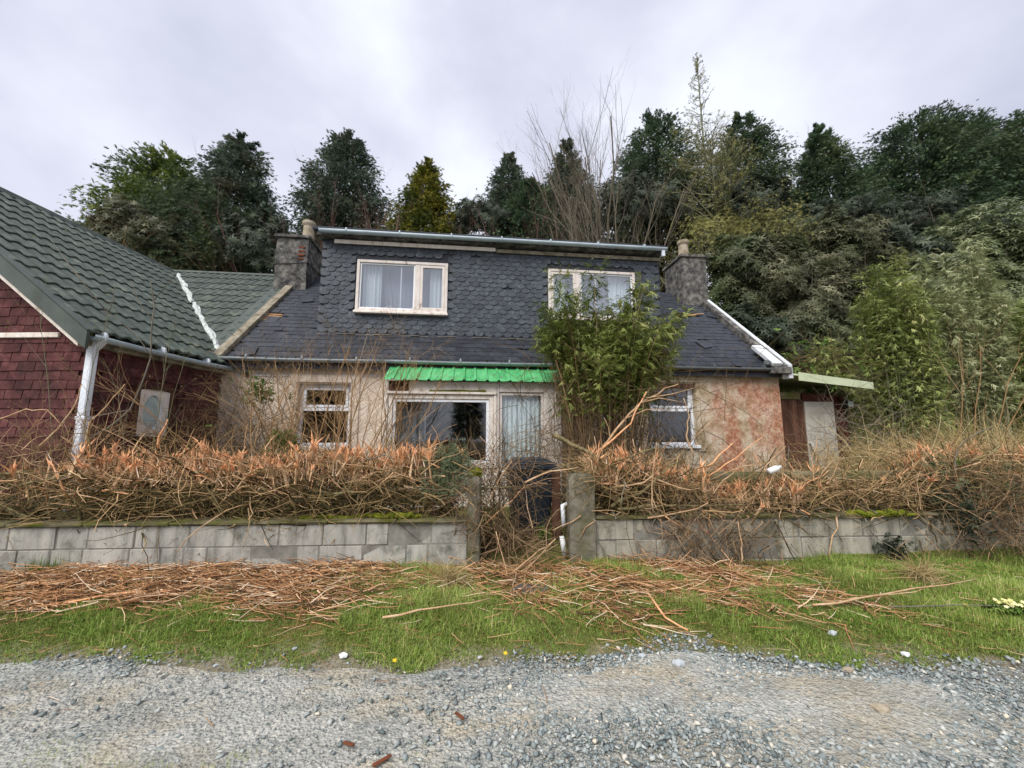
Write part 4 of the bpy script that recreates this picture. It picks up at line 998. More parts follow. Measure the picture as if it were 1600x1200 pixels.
# ------------------------------------------------------------------ leaf and spray shapes (pointing along +x)
def spray_tpl(n=4, w=.075, seed=1):
    r = np.random.default_rng(seed); V = []; F = []
    def blade(p, d, l, w_):
        k = len(V); d = np.array(d)/np.linalg.norm(d); s_ = np.array([-d[1], d[0], 0])*w_*.5; p = np.array(p)
        V.extend([p-s_*1.3, p+d*l, p+s_*1.3]); F.append((k, k+1, k+2))
    blade((0, 0, 0), (1, 0, -.15), 1.0, w*1.2)
    for i in range(n):
        t = .08+.72*i/n
        for s_ in (-1, 1):
            blade((t, 0, -.1*t), (1, s_*(.75+r.uniform(-.2, .2)), r.uniform(-.35, .15)), (.62-.4*t)*r.uniform(.8, 1.2), w)
    return np.array(V, float), np.array(F)
def leaves_tpl(n, length, w, droop, seed=1, spread=1.0, flat=False):
    r = np.random.default_rng(seed); V = []; F = []
    for i in range(n):
        a = 6.283*i/n+r.uniform(-.3, .3); k = len(V)
        d = np.array([math.cos(a)*spread, math.sin(a)*spread, .55]); d[:2] *= 1
        q = np.array([-math.sin(a), math.cos(a), 0])*w*.5; l = length*r.uniform(.75, 1.15)
        m1 = d*l*.5; tip = d*l+np.array([0, 0, -droop*l])
        V += [np.zeros(3), m1-q, tip, m1+q]; F += [(k, k+1, k+2), (k, k+2, k+3)]
    V = np.array(V, float)
    if flat: V = V.reshape(-1, 4, 3)[:, [1, 2, 3]].copy(); V[:, [0, 2]] = V[:, [0, 2]]*.35+(V[:, [0, 2]]-V[:, [0, 2]].mean(1, keepdims=True))*.5; V = V.reshape(-1, 3); F = np.arange(len(V)).reshape(-1, 3)
    return V[:, [2, 1, 0]]*np.array([1, 1, -1]), np.array(F)      # rosette axis -> +x
SPR = [spray_tpl(3, .13, i) for i in range(3)]
ROS = [leaves_tpl(7, 1, .26, .75, i) for i in range(3)]
TUFT = [leaves_tpl(7, 1, .2, .1, i, .75, True) for i in range(3)]
ROSF = [leaves_tpl(6, 1, .42, .6, i, 1, True) for i in range(3)]

LEAF = {}
LEAF['dark'] = tintmat('dark_conifer_leaf', [(0, (46, 61, 46)), (.4, (72, 92, 69)), (.75, (102, 125, 89)), (1, (141, 155, 108))], .65, .2, ((115, 122, 89), .35, .5, .8), .3)
LEAF['blue'] = tintmat('grey_conifer_leaf', [(0, (49, 62, 52)), (.4, (77, 94, 80)), (.75, (111, 128, 104)), (1, (150, 156, 123))], .65, .2, ((116, 109, 89), .45, .5, .75), .3)
LEAF['gold'] = tintmat('golden_conifer_leaf', [(0, (62, 72, 30)), (.35, (105, 110, 42)), (.7, (152, 145, 60)), (1, (200, 182, 88))], .65, .2, ((65, 82, 48), .6, .48, .66), .3)
LEAF['yellow'] = tintmat('yellow_green_conifer_leaf', [(0, (56, 72, 35)), (.4, (92, 108, 53)), (.75, (130, 142, 71)), (1, (166, 169, 94))], .65, .2, ((68, 87, 64), .4, .45, .65), .3)
LEAF['pine'] = tintmat('pine_needle', [(0, (38, 50, 32)), (.4, (56, 72, 44)), (.75, (78, 94, 56)), (1, (110, 120, 72))], .6, .25, ((107, 110, 55), .5, .55, .75), .3)
LEAF['rhodo'] = tintmat('rhododendron_leaf', [(0, (66, 75, 50)), (.35, (103, 114, 77)), (.7, (143, 151, 111)), (1, (192, 197, 152))], .45, .4, None, .3)
LEAF['rhodobrown'] = tintmat('withered_rhododendron_leaf', [(0, (53, 55, 39)), (.35, (81, 84, 59)), (.7, (110, 110, 81)), (1, (149, 146, 115))], .55, .3, ((82, 96, 59), .5, .48, .68), .3)
LEAF['under'] = tintmat('understorey_leaf', [(0, (42, 50, 39)), (.5, (67, 77, 60)), (1, (103, 112, 90))], .6, .3, None, .3)
LEAF['bamboofront'] = tintmat('olive_bamboo_leaf', [(0, (67, 79, 32)), (.35, (102, 115, 51)), (.7, (137, 146, 77)), (1, (175, 174, 109))], .55, .3, ((105, 96, 55), 1.3, .58, .8), .25)
LEAF['bamboo'] = tintmat('bamboo_leaf', [(0, (84, 97, 48)), (.35, (125, 138, 74)), (.7, (163, 172, 103)), (1, (205, 203, 139))], .55, .3, ((131, 125, 76), 1.1, .55, .8), .25)
LEAF['bamboopale'] = tintmat('pale_bamboo_leaf', [(0, (98, 108, 70)), (.35, (134, 142, 98)), (.7, (166, 170, 126)), (1, (200, 196, 160))], .55, .3, None, .25)
LEAF['larch'] = tintmat('larch_needle', [(0, (94, 94, 52)), (.4, (128, 126, 72)), (.75, (154, 152, 90)), (1, (182, 176, 120))], .7, .2, None, .2)
LEAF['gorse'] = tintmat('gorse_leaf', [(0, (80, 92, 67)), (.5, (120, 131, 99)), (1, (168, 170, 133))], .7, .2, None, .3)
LEAF['ivy'] = tintmat('green_leaf', [(0, (64, 88, 34)), (.5, (98, 128, 54)), (1, (140, 160, 84))], .6, .3, None, .2)
LEAF['primrose'] = tintmat('primrose_petal', [(0, (222, 214, 140)), (1, (244, 240, 190))], .7, .2, None, .2)
WOOD = {}
WOOD['red'] = tintmat('reddish_twig', [(0, (70, 52, 46)), (.5, (106, 82, 74)), (1, (140, 114, 104))], .9, .1)
WOOD['grey'] = tintmat('grey_twig', [(0, (72, 66, 56)), (.5, (110, 102, 88)), (1, (156, 146, 128))], .9, .1)
WOOD['green'] = tintmat('lichen_twig', [(0, (74, 74, 56)), (.5, (118, 118, 90)), (1, (160, 156, 124))], .9, .1)
WOOD['tan'] = tintmat('tan_twig', [(0, (104, 80, 52)), (.4, (146, 116, 82)), (.75, (180, 148, 110)), (1, (206, 180, 144))], .88, .12)
WOOD['brown'] = tintmat('brown_twig', [(0, (62, 50, 36)), (.4, (94, 78, 56)), (.75, (126, 106, 78)), (1, (164, 142, 112))], .9, .1)

def tri_tubes(levels, off=0, n=3, wt=None):
    "levels of polylines -> one quad geometry with tint"
    L = []
    for i, (P, R) in enumerate(levels):
        L.append(tube_geo(P, R, np.clip(rng.normal(.5, .22, len(P))+(off if wt is None else wt[i]), 0, 1), n))
    return cat_geo(L)
def crown_part(root, name, geo, m):
    V, F, T = geo; o = link(name, np_mesh(name, V, F, m, T, off=root.location), root); o['kind'] = 'stuff'; return o
def conifer(px, ptop, wpx, Y, label, leaf='dark', nb=230, ns=26, prof=1.0, blunt=.7, size=.42, low=.04, droop=.3, group='conifers along the hilltop', name='conifer_tree', lift=.15, tpl=None, lean=0, thin=1.0):
    top = at(px, ptop, Y); base = float(zg(top.x, Y))-.2; H = top.z-base
    R = abs(at(px+wpx/2, ptop+.5*(480-ptop), Y).x-at(px-wpx/2, ptop+.5*(480-ptop), Y).x)/2
    t = thing(name, label, 'tree', (top.x, Y, base), 0, group)
    G().tube([(0, 0, base-.3), (0, 0, base+H*.5), (lean*.5, 0, base+H*.93)], [R*.10+.06, R*.06+.04, .02], 8).part('trunk', t, M['barkdark'], smooth_=True)
    nb = int(nb*.95); ns = int(ns*2.2); size = size*.47; low = max(low, .25)
    # branches out of the trunk; the envelope is uneven so that the outline breaks up into clumps
    u = low+(1-low)*rng.random(nb*4); e0 = np.minimum(1, (1-u)*H/(prof*1.55*R))**blunt; u = u[rng.random(nb*4) < .12+.88*e0][:nb]; nb = len(u); az = rng.uniform(0, 6.283, nb); az = az*1.0
    ph = rng.uniform(0, 6.28, 6)
    lump = 1+.10*np.sin(2*az+ph[0]+u*3)+.08*np.sin(3*az+ph[1]-u*7)+.10*np.sin(5*az+u*13+ph[2])+.08*np.sin(u*24+ph[3]+az)
    env = np.minimum(1, (1-u)*H/(prof*1.55*R))**blunt
    r = R*env*lump*(.86+.2*rng.random(nb))+.1
    o = np.stack([0*u, 0*u, u*H-r*lift*.9-.2], -1); out = np.stack([np.cos(az), np.sin(az), 0*az], -1)
    tip = out*r[:, None]+np.stack([lean*u**2, 0*u, u*H+0*u], -1)
    s_ = .30+.70*rng.random((nb, ns))**.7
    w = np.minimum(r[:, None]*(.08+.12*s_), .26)
    P = o[:, None]+(tip-o)[:, None]*s_[..., None]+rng.normal(size=(nb, ns, 3))*w[..., None]*np.array([.8, .8, .62])
    P[..., 2] -= droop*.35*r[:, None]*s_**2
    keep = (P[..., 2] > 0) & (rng.random((nb, ns)) < thin); bt = rng.normal(.42, .16, nb)[:, None].repeat(ns, 1)
    D = nrm(out[:, None]+rng.normal(size=(nb, ns, 3))*.5+np.array([.25, 0, -droop])[None, None]+np.array([0, 0, .9])*smooth(.75, 1, u)[:, None, None])
    P = P[keep]; D = D[keep]; T = np.clip(bt[keep]+rng.normal(size=len(P))*.16, 0, 1); N = len(P)
    sc = size*rng.uniform(.65, 1.3, N); L = []
    for q, (tv, tf) in enumerate(tpl or SPR):
        i = np.arange(N) % 3 == q
        L.append(inst(tv, tf, frames(D[i], nrm(np.array([0, 0, 1.])+rng.normal(size=(i.sum(), 3))*.5), sc[i]), P[i], T[i]))
    V, F, T = cat_geo(L)
    me = np_mesh('crown', V, F, LEAF[leaf], T); z0 = rng.uniform(0, 6.28)
    for j in range(3):
        o_ = link('crown', me, t); o_['kind'] = 'stuff'; o_.rotation_euler = (0, 0, (z0+j*2.1+rng.uniform(-.2, .2)) if lean == 0 else (0, 3.14, 1.2)[j]); o_.scale = (1-.05*j, 1-.04*j, 1-.012*j)
    return t
def bare_tree(px, ptop, pbase, Y, label, stems=1, spread=.25, levels=None, wood='grey', r0=.12, name='bare_tree', up=.06, wig=.10, group=None, buds=None, budsize=.1, lenfrac=.64, base_sp=.15, cat='tree', pb=None, radial=1):
    top = at(px, ptop, Y); b0 = at(px if pb is None else pb, pbase, Y); g0 = float(zg(b0.x, Y)); base = min(b0.z, g0) if b0.z > g0-.5 and False else g0-.1
    H = top.z-base; t = thing(name, label, cat, (b0.x, Y, base), 0, group)
    n = stems; az = rng.uniform(0, 6.28, n)
    P0 = np.stack([b0.x+base_sp*np.cos(az), Y+base_sp*np.sin(az), np.full(n, base)], -1)
    D = np.stack([np.cos(az)*spread*rng.uniform(.3, 1.3, n)+(top.x-b0.x)/H, np.sin(az)*spread*rng.uniform(.3, 1.3, n)*radial, np.ones(n)], -1)
    lv = grow(P0, D, H*lenfrac*rng.uniform(.85, 1.1, n), np.full(n, r0)*rng.uniform(.7, 1.1, n), levels, 6, wig, up)
    zt = np.concatenate([p[..., 2].ravel() for p, r in lv]).max()
    for p, r in lv: p[..., 2] = base+(p[..., 2]-base)*(H/(zt-base))
    V, F, T = tube_geo(lv[0][0], lv[0][1], np.full(n, .45), 6); link('trunk', np_mesh('trunk', V, F, WOOD[wood], T, off=t.location, smooth_=True), t)
    crown_part(t, 'twigs', tri_tubes(lv[1:]), WOOD[wood])
    if buds:
        P = np.concatenate([p[:, 2:].reshape(-1, 3) for p, r in lv[-2:]]); D = np.concatenate([nrm(np.gradient(p, axis=1))[:, 2:].reshape(-1, 3) for p, r in lv[-2:]])
        k = rng.random(len(P)) < buds[1]; P = P[k]; D = D[k]; N = len(P)
        tv, tf = TUFT[0]; crown_part(t, 'foliage', inst(tv, tf, frames(nrm(D+rng.normal(size=D.shape)*.5), rdir(N), budsize*rng.uniform(.6, 1.4, N)), P, np.clip(rng.normal(.5, .2, N), 0, 1)), LEAF[buds[0]])
    return t
def shrub(px, py, rx_px, rz_px, Y, label, leaf='rhodo', n=2600, size=.28, twigs=200, wood='grey', name='shrub', tpl=None, group=None, ry=None, solid=.35, sag=.2, cat='shrub', tw_r=.012):
    n = int(n*1.6); size = size*.66
    c = at(px, py, Y); rx = abs(at(px+rx_px, py, Y).x-c.x); r_z = abs(at(px, py-rz_px, Y).z-c.z); ry = ry or rx*.9
    base = float(zg(c.x, Y)); t = thing(name, label, cat, (c.x, Y, base), 0, group)
    d = rdir(n); d[:, 2] = np.where(d[:, 2] < -.45, -d[:, 2], d[:, 2]); d[:, 1] = np.where((d[:, 1] > 0) & (rng.random(n) < .8), -d[:, 1], d[:, 1])
    az = np.arctan2(d[:, 1], d[:, 0]); ph = rng.uniform(0, 6.28, 5)
    lump = 1+.13*np.sin(3*az+ph[0]+4*d[:, 2])+.12*np.sin(6*az+ph[1]-7*d[:, 2])+.10*np.sin(11*d[:, 2]+9*d[:, 0]+ph[2])+.08*np.sin(17*d[:, 0]+ph[3]+13*d[:, 2])
    rr = lump*(1-solid*rng.random(n)**2.2)
    P = np.array([c.x, Y, c.z])+d*np.array([rx, ry, r_z])*rr[:, None]
    P = P[P[:, 2] > zg(P[:, 0], P[:, 1])]; N = len(P); dd = nrm((P-np.array([c.x, Y, c.z]))/np.array([rx, ry, r_z]))
    D = nrm(dd+np.array([0, 0, .5-sag])+rng.normal(size=(N, 3))*.45)
    T = np.clip(.45+.2*np.sin(P[:, 0]*3.1+P[:, 2]*4+ph[4])*np.sin(P[:, 2]*3.7+P[:, 1]*2)+rng.normal(size=N)*.18, 0, 1)
    L = []; sc = size*rng.uniform(.6, 1.3, N)
    for q, (tv, tf) in enumerate(tpl or ROSF):
        i = np.arange(N) % 3 == q; L.append(inst(tv, tf, frames(D[i], rdir(i.sum()), sc[i]), P[i], T[i]))
    crown_part(t, 'foliage', cat_geo(L), LEAF[leaf])
    if twigs:
        n2 = max(4, twigs//25); a = rng.uniform(0, 6.28, n2)
        P0 = np.stack([c.x+.3*rx*np.cos(a), Y+.3*ry*np.sin(a), np.full(n2, base-.1)], -1); tg = np.array([c.x, Y, c.z])+rdir(n2)*np.array([rx, ry, r_z])*.8
        Ln = np.linalg.norm(tg-P0, axis=1)
        lv = grow(P0, tg-P0, Ln, np.full(n2, max(.03, tw_r*3)), [(5, .5, .55, .8, .4), (5, .5, .5, .9, .2)], 5, .22, .0)
        crown_part(t, 'stems', tri_tubes(lv), WOOD[wood])
    return t

# ------------------------------------------------------------------ trees on the hill, left to right
conifer(268, 232, 175, 19, 'broad yellow-green conifer, leftmost tree above the green roof', 'yellow', 240, 24, 1.0, .6, .46, droop=.2, lean=.4)
conifer(378, 212, 135, 19.5, 'tall grey-green conifer behind the dark bushy pine', 'blue', 250, 26, 1.35, .7, .44, lean=.4)
conifer(318, 292, 190, 15, 'dark bushy pine rising behind the green roof ridge', 'pine', 210, 24, 1.0, .48, .34, droop=-.5, tpl=TUFT, name='pine_tree', group=None)
conifer(545, 210, 150, 20, 'rounded grey-green conifer between left chimney and golden conifer', 'blue', 250, 27, 1.35, .62, .42)
conifer(668, 250, 132, 18.5, 'golden yellow conifer above the dormer roof', 'gold', 240, 26, 1.5, .8, .38, group=None)
conifer(795, 235, 82, 21, 'slim conifer right of the golden one', 'blue', 190, 22, 1.7, .85, .38)
conifer(885, 217, 105, 22, 'pointed conifer with brownish twigs left of the bare ash', 'blue', 210, 24, 1.7, .85, .40)
conifer(830, 285, 120, 18, 'low dark conifer in front of two pointed ones', 'dark', 190, 24, 1.05, .6, .40)
conifer(1020, 182, 150, 22, 'dark rounded conifer behind the larch', 'dark', 250, 27, 1.0, .5, .44, lean=.3)
conifer(1160, 175, 108, 21.5, 'dark blunt conifer just right of the larch spire', 'dark', 230, 26, 1.3, .6, .42)
conifer(1278, 194, 112, 22, 'open dark conifer with sky showing through its lower branches', 'dark', 220, 24, 1.5, .8, .44, thin=.95)
conifer(1425, 182, 170, 23, 'big dark conifer with a flat wind-blown top', 'dark', 300, 28, .75, .42, .46, lean=.8)
conifer(1500, 186, 140, 24, 'dark conifer merged into the flat-topped one on its right', 'dark', 240, 26, .8, .45, .46, lean=.6)
conifer(1610, 168, 160, 22, 'dark conifer cut by the right edge of the picture', 'dark', 250, 26, .9, .5, .46, lean=.5)
conifer(1345, 270, 80, 23.5, 'small dark conifer filling the gap beside the flat-topped one', 'dark', 120, 20, 1.0, .6, .40)
conifer(1225, 290, 70, 23.5, 'small dark conifer low between two tall ones', 'dark', 110, 18, 1.0, .6, .40)
def larch(px, ptop, pbase, Y, label, R, nb, tint_leaf=.5, r0=.12, fine=1, tipn=.0):
    top = at(px, ptop, Y); base = float(zg(top.x, Y))-.1; H = top.z-base; t = thing('larch_tree', label, 'tree', (top.x, Y, base), 0, None)
    k = 8; tr = np.stack([top.x+.05*np.sin(np.linspace(0, 5, k)), np.full(k, Y), np.linspace(base, top.z, k)], -1)[None]
    V, F, T = tube_geo(tr, r0*np.linspace(1, .08, k)[None], np.array([.4]), 7); link('trunk', np_mesh('trunk', V, F, WOOD['green'], T, off=t.location, smooth_=True), t)
    u = .25+.74*rng.random(nb)**.85; az = rng.uniform(0, 6.28, nb); L_ = R(u)*rng.uniform(.6, 1.1, nb)
    P0 = np.stack([np.interp(u, np.linspace(0, 1, k), tr[0, :, 0]), np.full(nb, Y), base+u*H], -1); d = np.stack([np.cos(az), np.sin(az), .25+.9*smooth(.6, 1, u)], -1)
    lv = grow(P0, d, L_, .010+.012*L_, [(7, .36, .5, .6, .15), (4*fine, .5, .6, .7, .15)], 6, .10, .02, .3)
    crown_part(t, 'twigs', tri_tubes(lv), WOOD['green'])
    P = np.concatenate([p[:, 1:].reshape(-1, 3) for p, r in lv[1:]]); D = np.concatenate([nrm(np.gradient(p, axis=1))[:, 1:].reshape(-1, 3) for p, r in lv[1:]])
    kk = rng.random(len(P)) < np.where((P[:, 2]-base)/H > .72, .08, .6); P = P[kk]; D = D[kk]; N = len(P); tv, tf = TUFT[1]
    crown_part(t, 'foliage', inst(tv, tf, frames(nrm(D+rng.normal(size=D.shape)*.5), rdir(N), .085*rng.uniform(.6, 1.4, N)), P, np.clip(rng.normal(tint_leaf, .22, N), 0, 1)), LEAF['larch'])
    return t
LV3 = [(9, .42, .5, .55, .25), (6, .5, .5, .7, .2), (3, .5, .55, .8, .2)]
bare_tree(955, 172, 380, 17, 'tall bare many-stemmed tree with pale grey branches', 20, .28, [(9, .42, .5, .42, .25), (6, .45, .5, .5, .2), (3, .5, .6, .6, .2)], 'grey', .065, up=.05, wig=.07, lenfrac=.82)
larch(1090, 88, 380, 19, 'yellow-green larch with a thin bare spire', lambda u: np.where(u > .72, .3+1.6*(1-u)/.28*.55, 1.3+2.9*(.72-u)/.5), 150, .5, .12)
larch(1112, 222, 380, 17.5, 'spreading yellow-green larch right of the spire', lambda u: .5+2.9*np.minimum(1, (1-u)*2.2)**.7, 120, .55, .11)
bare_tree(600, 270, 400, 15, 'bare reddish birch leaning in front of the rounded conifer', 4, .30, LV3, 'red', .06, wig=.1)
bare_tree(545, 290, 400, 14.5, 'bare reddish thicket behind the dormer roof', 7, .40, LV3, 'red', .04)
bare_tree(468, 285, 400, 14, 'thin bare sapling behind the left chimney', 4, .22, LV3, 'red', .035)
bare_tree(860, 205, 390, 19, 'fine bare birch behind the pointed conifers', 4, .22, LV3, 'red', .05)
bare_tree(905, 265, 390, 15.5, 'bare brown twiggy tree under the pale grey branches', 6, .4, LV3, 'grey', .05)
bare_tree(800, 265, 390, 16, 'bare purplish twiggy tree right of the golden conifer', 6, .35, LV3, 'red', .045)
bare_tree(150, 325, 440, 14, 'sparse catkin bush over the green roof ridge', 7, .45, LV3, 'grey', .03, buds=('larch', .16), budsize=.06)
bare_tree(205, 330, 440, 14.5, 'brown-grey twiggy bush below the yellow-green conifer', 9, .4, LV3, 'brown', .04, buds=('rhodobrown', .3), budsize=.12)
bare_tree(1225, 230, 390, 24, 'faint bare tree between two dark conifers', 3, .3, LV3, 'grey', .05)
# ------------------------------------------------------------------ the overgrown bank behind the house
GB = 'withered shrubs on the bank behind the gable'
shrub(1180, 470, 85, 85, 13.2, 'grey-brown shrub on the bank just right of the right chimney', 'rhodobrown', 3600, .26, 260, group=GB)
shrub(1270, 520, 90, 90, 12.6, 'withered shrub above the shed roof', 'rhodobrown', 3800, .25, 260, group=GB)
shrub(1165, 560, 80, 60, 12.2, 'low dark shrub behind the white gable edge', 'under', 2600, .26, 160, group=GB)
shrub(1300, 430, 80, 70, 15, 'arching grey shrub high on the bank', 'rhodobrown', 3000, .28, 260, group=GB)
shrub(1190, 395, 80, 50, 15.5, 'yellowish twiggy shrub beside the right chimney pot', 'larch', 800, .16, 300, 'green', group=GB, tpl=TUFT)
shrub(1110, 390, 60, 45, 14.5, 'yellow-green shrub peeping round the clay chimney pot', 'larch', 700, .15, 220, 'green', group=GB, tpl=TUFT)
shrub(1280, 375, 90, 34, 19, 'dark understorey bush below the open conifer', 'under', 3000, .24, 120)
shrub(1390, 375, 90, 36, 18.5, 'dark understorey bush below the flat-topped conifer', 'under', 3000, .24, 120)
shrub(1150, 345, 70, 50, 19.5, 'dark understorey bush behind the larch', 'under', 1800, .34, 100)
shrub(1000, 350, 80, 50, 19, 'dark understorey bush behind the dormer end', 'under', 2000, .32, 120)
shrub(760, 365, 60, 35, 18.5, 'dark low bush right of the golden conifer', 'under', 1500, .3, 80)
shrub(410, 405, 60, 60, 14, 'dark scrub beside the left chimney', 'under', 1600, .26, 120, 'brown')
shrub(220, 395, 70, 60, 13.5, 'brown scrub over the green roof', 'rhodobrown', 1600, .24, 160, 'brown')
shrub(1500, 480, 130, 110, 14, 'big dome of drooping rhododendron behind the bamboo', 'rhodo', 8000, .26, 160, name='rhododendron')
shrub(1625, 500, 110, 130, 12.5, 'rhododendron at the right edge above the dry grass', 'rhodo', 5600, .24, 120, name='rhododendron')
shrub(1390, 440, 80, 70, 15, 'dark rhododendron behind the bamboo tips', 'under', 2600, .36, 120, name='rhododendron')
# dark mass of woodland floor far behind, closing the gaps
# ------------------------------------------------------------------ trees across the road, behind the viewer (seen in the window glass)
for k, (x, y, h, src) in enumerate(((-3.5, -15, 1.0, 1), (-9, -17, 1.05, 3), (-14, -16, .95, 8), (2.2, -19, .75, 9), (-6, -20, 1.15, 11))):
    s0 = [o for o in COL.objects if o.name.split('.')[0] in ('conifer_tree',) and o.parent is None][min(src, 12)]
    t = s0.copy(); COL.objects.link(t); t.location = (x, y, -.1); t.scale = (h*.8, h*.8, h*.75); t['label'] = 'conifer across the road, mirrored in the window glass'; t['group'] = 'conifers across the road'
    for ch in list(s0.children): c_ = ch.copy(); COL.objects.link(c_); c_.parent = t

# ------------------------------------------------------------------ bamboo
def bamboo(cx, cy, rad, top_r, z0, z1, label, nc=60, nl=2600, leaf='bamboo', size=.11, start=.4, seed=0, wood='tan', sidebias=0, dry=0, tips=5, culm=.008, spr=.30, clear=None):
    t = thing('bamboo_clump', label, 'bamboo', (cx, cy, z0), 0, None)
    a = rng.uniform(0, 6.28, nc); q = rng.random(nc)**.5
    P0 = np.stack([cx+rad*q*np.cos(a), cy+rad*q*np.sin(a), np.full(nc, z0)], -1)
    hh = (z1-z0)*rng.uniform(.66, 1.0, nc); hh[:tips] = (z1-z0)*rng.uniform(1.02, 1.16, min(tips, nc)); k = 8; s_ = np.linspace(0, 1, k)
    lean = np.stack([np.cos(a), np.sin(a)], -1)*(top_r-rad)*q[:, None]*rng.uniform(.5, 1.25, nc)[:, None]+np.array([sidebias, 0])
    P = np.zeros((nc, k, 3)); P[..., :2] = P0[:, None, :2]+lean[:, None]*(s_**1.7)[None, :, None]; P[..., 2] = z0+hh[:, None]*(s_*(1-.12*s_**3))[None]
    P += rng.normal(size=P.shape)*.012*s_[None, :, None]
    geo = tube_geo(P, culm*np.linspace(1, .35, k)[None].repeat(nc, 0), np.clip(rng.normal(.5, .25, nc), 0, 1), 4); crown_part(t, 'culms', geo, WOOD[wood])
    # side branches with drooping leaf sprays
    ci = rng.integers(0, nc, nl); f = (start+(1-start)*rng.random(nl)**.75)*(k-1); i = np.minimum(f.astype(int), k-2); w = (f-i)[:, None]
    B = P[ci, i]*(1-w)+P[ci, i+1]*w
    az = rng.uniform(0, 6.28, nl); r = spr*rng.random(nl)**.8*(1.25-.75*f/(k-1))
    B = B+np.stack([np.cos(az)*r, np.sin(az)*r, rng.normal(size=nl)*.05+.08-r*.15], -1)
    if clear: kp = ~((B[:, 2] < clear[0]) & (B[:, 0] < clear[1]+rng.normal(size=nl)*.09-.25*smooth(2.2, 1.4, B[:, 2]))); B = B[kp]; ci = ci[kp]; az = az[kp]; nl = len(B)
    D = nrm(np.stack([np.cos(az), np.sin(az), rng.uniform(-.7, .7, nl)], -1)+rng.normal(size=(nl, 3))*.3)
    T = np.clip(.45+.22*np.sin(ci*1.7)+rng.normal(size=nl)*.2, 0, 1); L = []; sc = size*rng.uniform(.7, 1.3, nl)
    for qn in range(3):
        tv, tf = BAM[qn]; ii = np.arange(nl) % 3 == qn; L.append(inst(tv, tf, frames(D[ii], nrm(np.array([0, 0, 1.])+rng.normal(size=(ii.sum(), 3))*.4), sc[ii]), B[ii], T[ii]))
    crown_part(t, 'leaves', cat_geo(L), LEAF[leaf])
    if dry:
        p0 = np.stack([cx+top_r*.9*rng.normal(size=dry)*.6, cy+top_r*.9*rng.normal(size=dry)*.5, z0+(z1-z0)*.62*rng.random(dry)], -1)
        lv = grow(p0, nrm(rng.normal(size=(dry, 3))*np.array([.5, .5, 1])+np.array([0, 0, -.2])), rng.uniform(.4, 1.1, dry), np.full(dry, .005), [(3, .5, .7, .6, .2)], 5, .14, -.02)
        crown_part(t, 'dead_stems', tri_tubes(lv), WOOD['brown'])
    return t
def bam_tpl(seed):
    r = np.random.default_rng(seed); V = []; F = []
    for i in range(5):
        k = len(V); t = i*.19; s_ = 1 if i % 2 else -1; d = np.array([1, s_*r.uniform(.2, .9), r.uniform(-.7, .1)]); d /= np.linalg.norm(d); q = np.cross(d, [0, 0, 1.]); q /= np.linalg.norm(q); l = r.uniform(.75, 1.15)
        p = np.array([t, 0, -.1*t]); V += [p-q*.085, p+d*l+np.array([0, 0, -.16]), p+q*.085]; F.append((k, k+1, k+2))
    return np.array(V), np.array(F)
BAM = [bam_tpl(i) for i in range(3)]
bamboo(1.42, 6.15, .5, 1.15, .3, 4.0, 'bushy green bamboo in front of the cottage', 110, 15500, 'bamboofront', .092, .58, dry=900, tips=4, clear=(2.78, .84))
GBm = 'bamboo clumps by the shed'
bamboo(8.35, 8.3, .5, .62, .4, 5.5, 'dense dark-stemmed bamboo clump beside the shed', 60, 11000, 'bamboo', .10, .22, spr=.2, tips=6, culm=.011, wood='green')
bamboo(9.5, 8.5, .42, .55, .4, 5.6, 'pale loose bamboo clump in the middle of the row', 40, 6600, 'bamboopale', .105, .36, spr=.2, tips=5, culm=.011, wood='green')
bamboo(10.7, 8.9, .5, .7, .4, 5.9, 'pale feathery bamboo clump right of the dead branches', 50, 8000, 'bamboopale', .105, .36, spr=.2, tips=6, culm=.011, wood='green')
bamboo(12.2, 8.9, .6, .75, .4, 5.3, 'green bamboo clump at the right edge', 50, 7400, 'bamboo', .105, .3, spr=.2, tips=3, culm=.011, wood='green')
bamboo(7.75, 9.3, .3, .5, .4, 4.2, 'slim bamboo clump behind the shed roof', 24, 1300, 'bamboo', .14, .3, tips=2, culm=.010, wood='green')
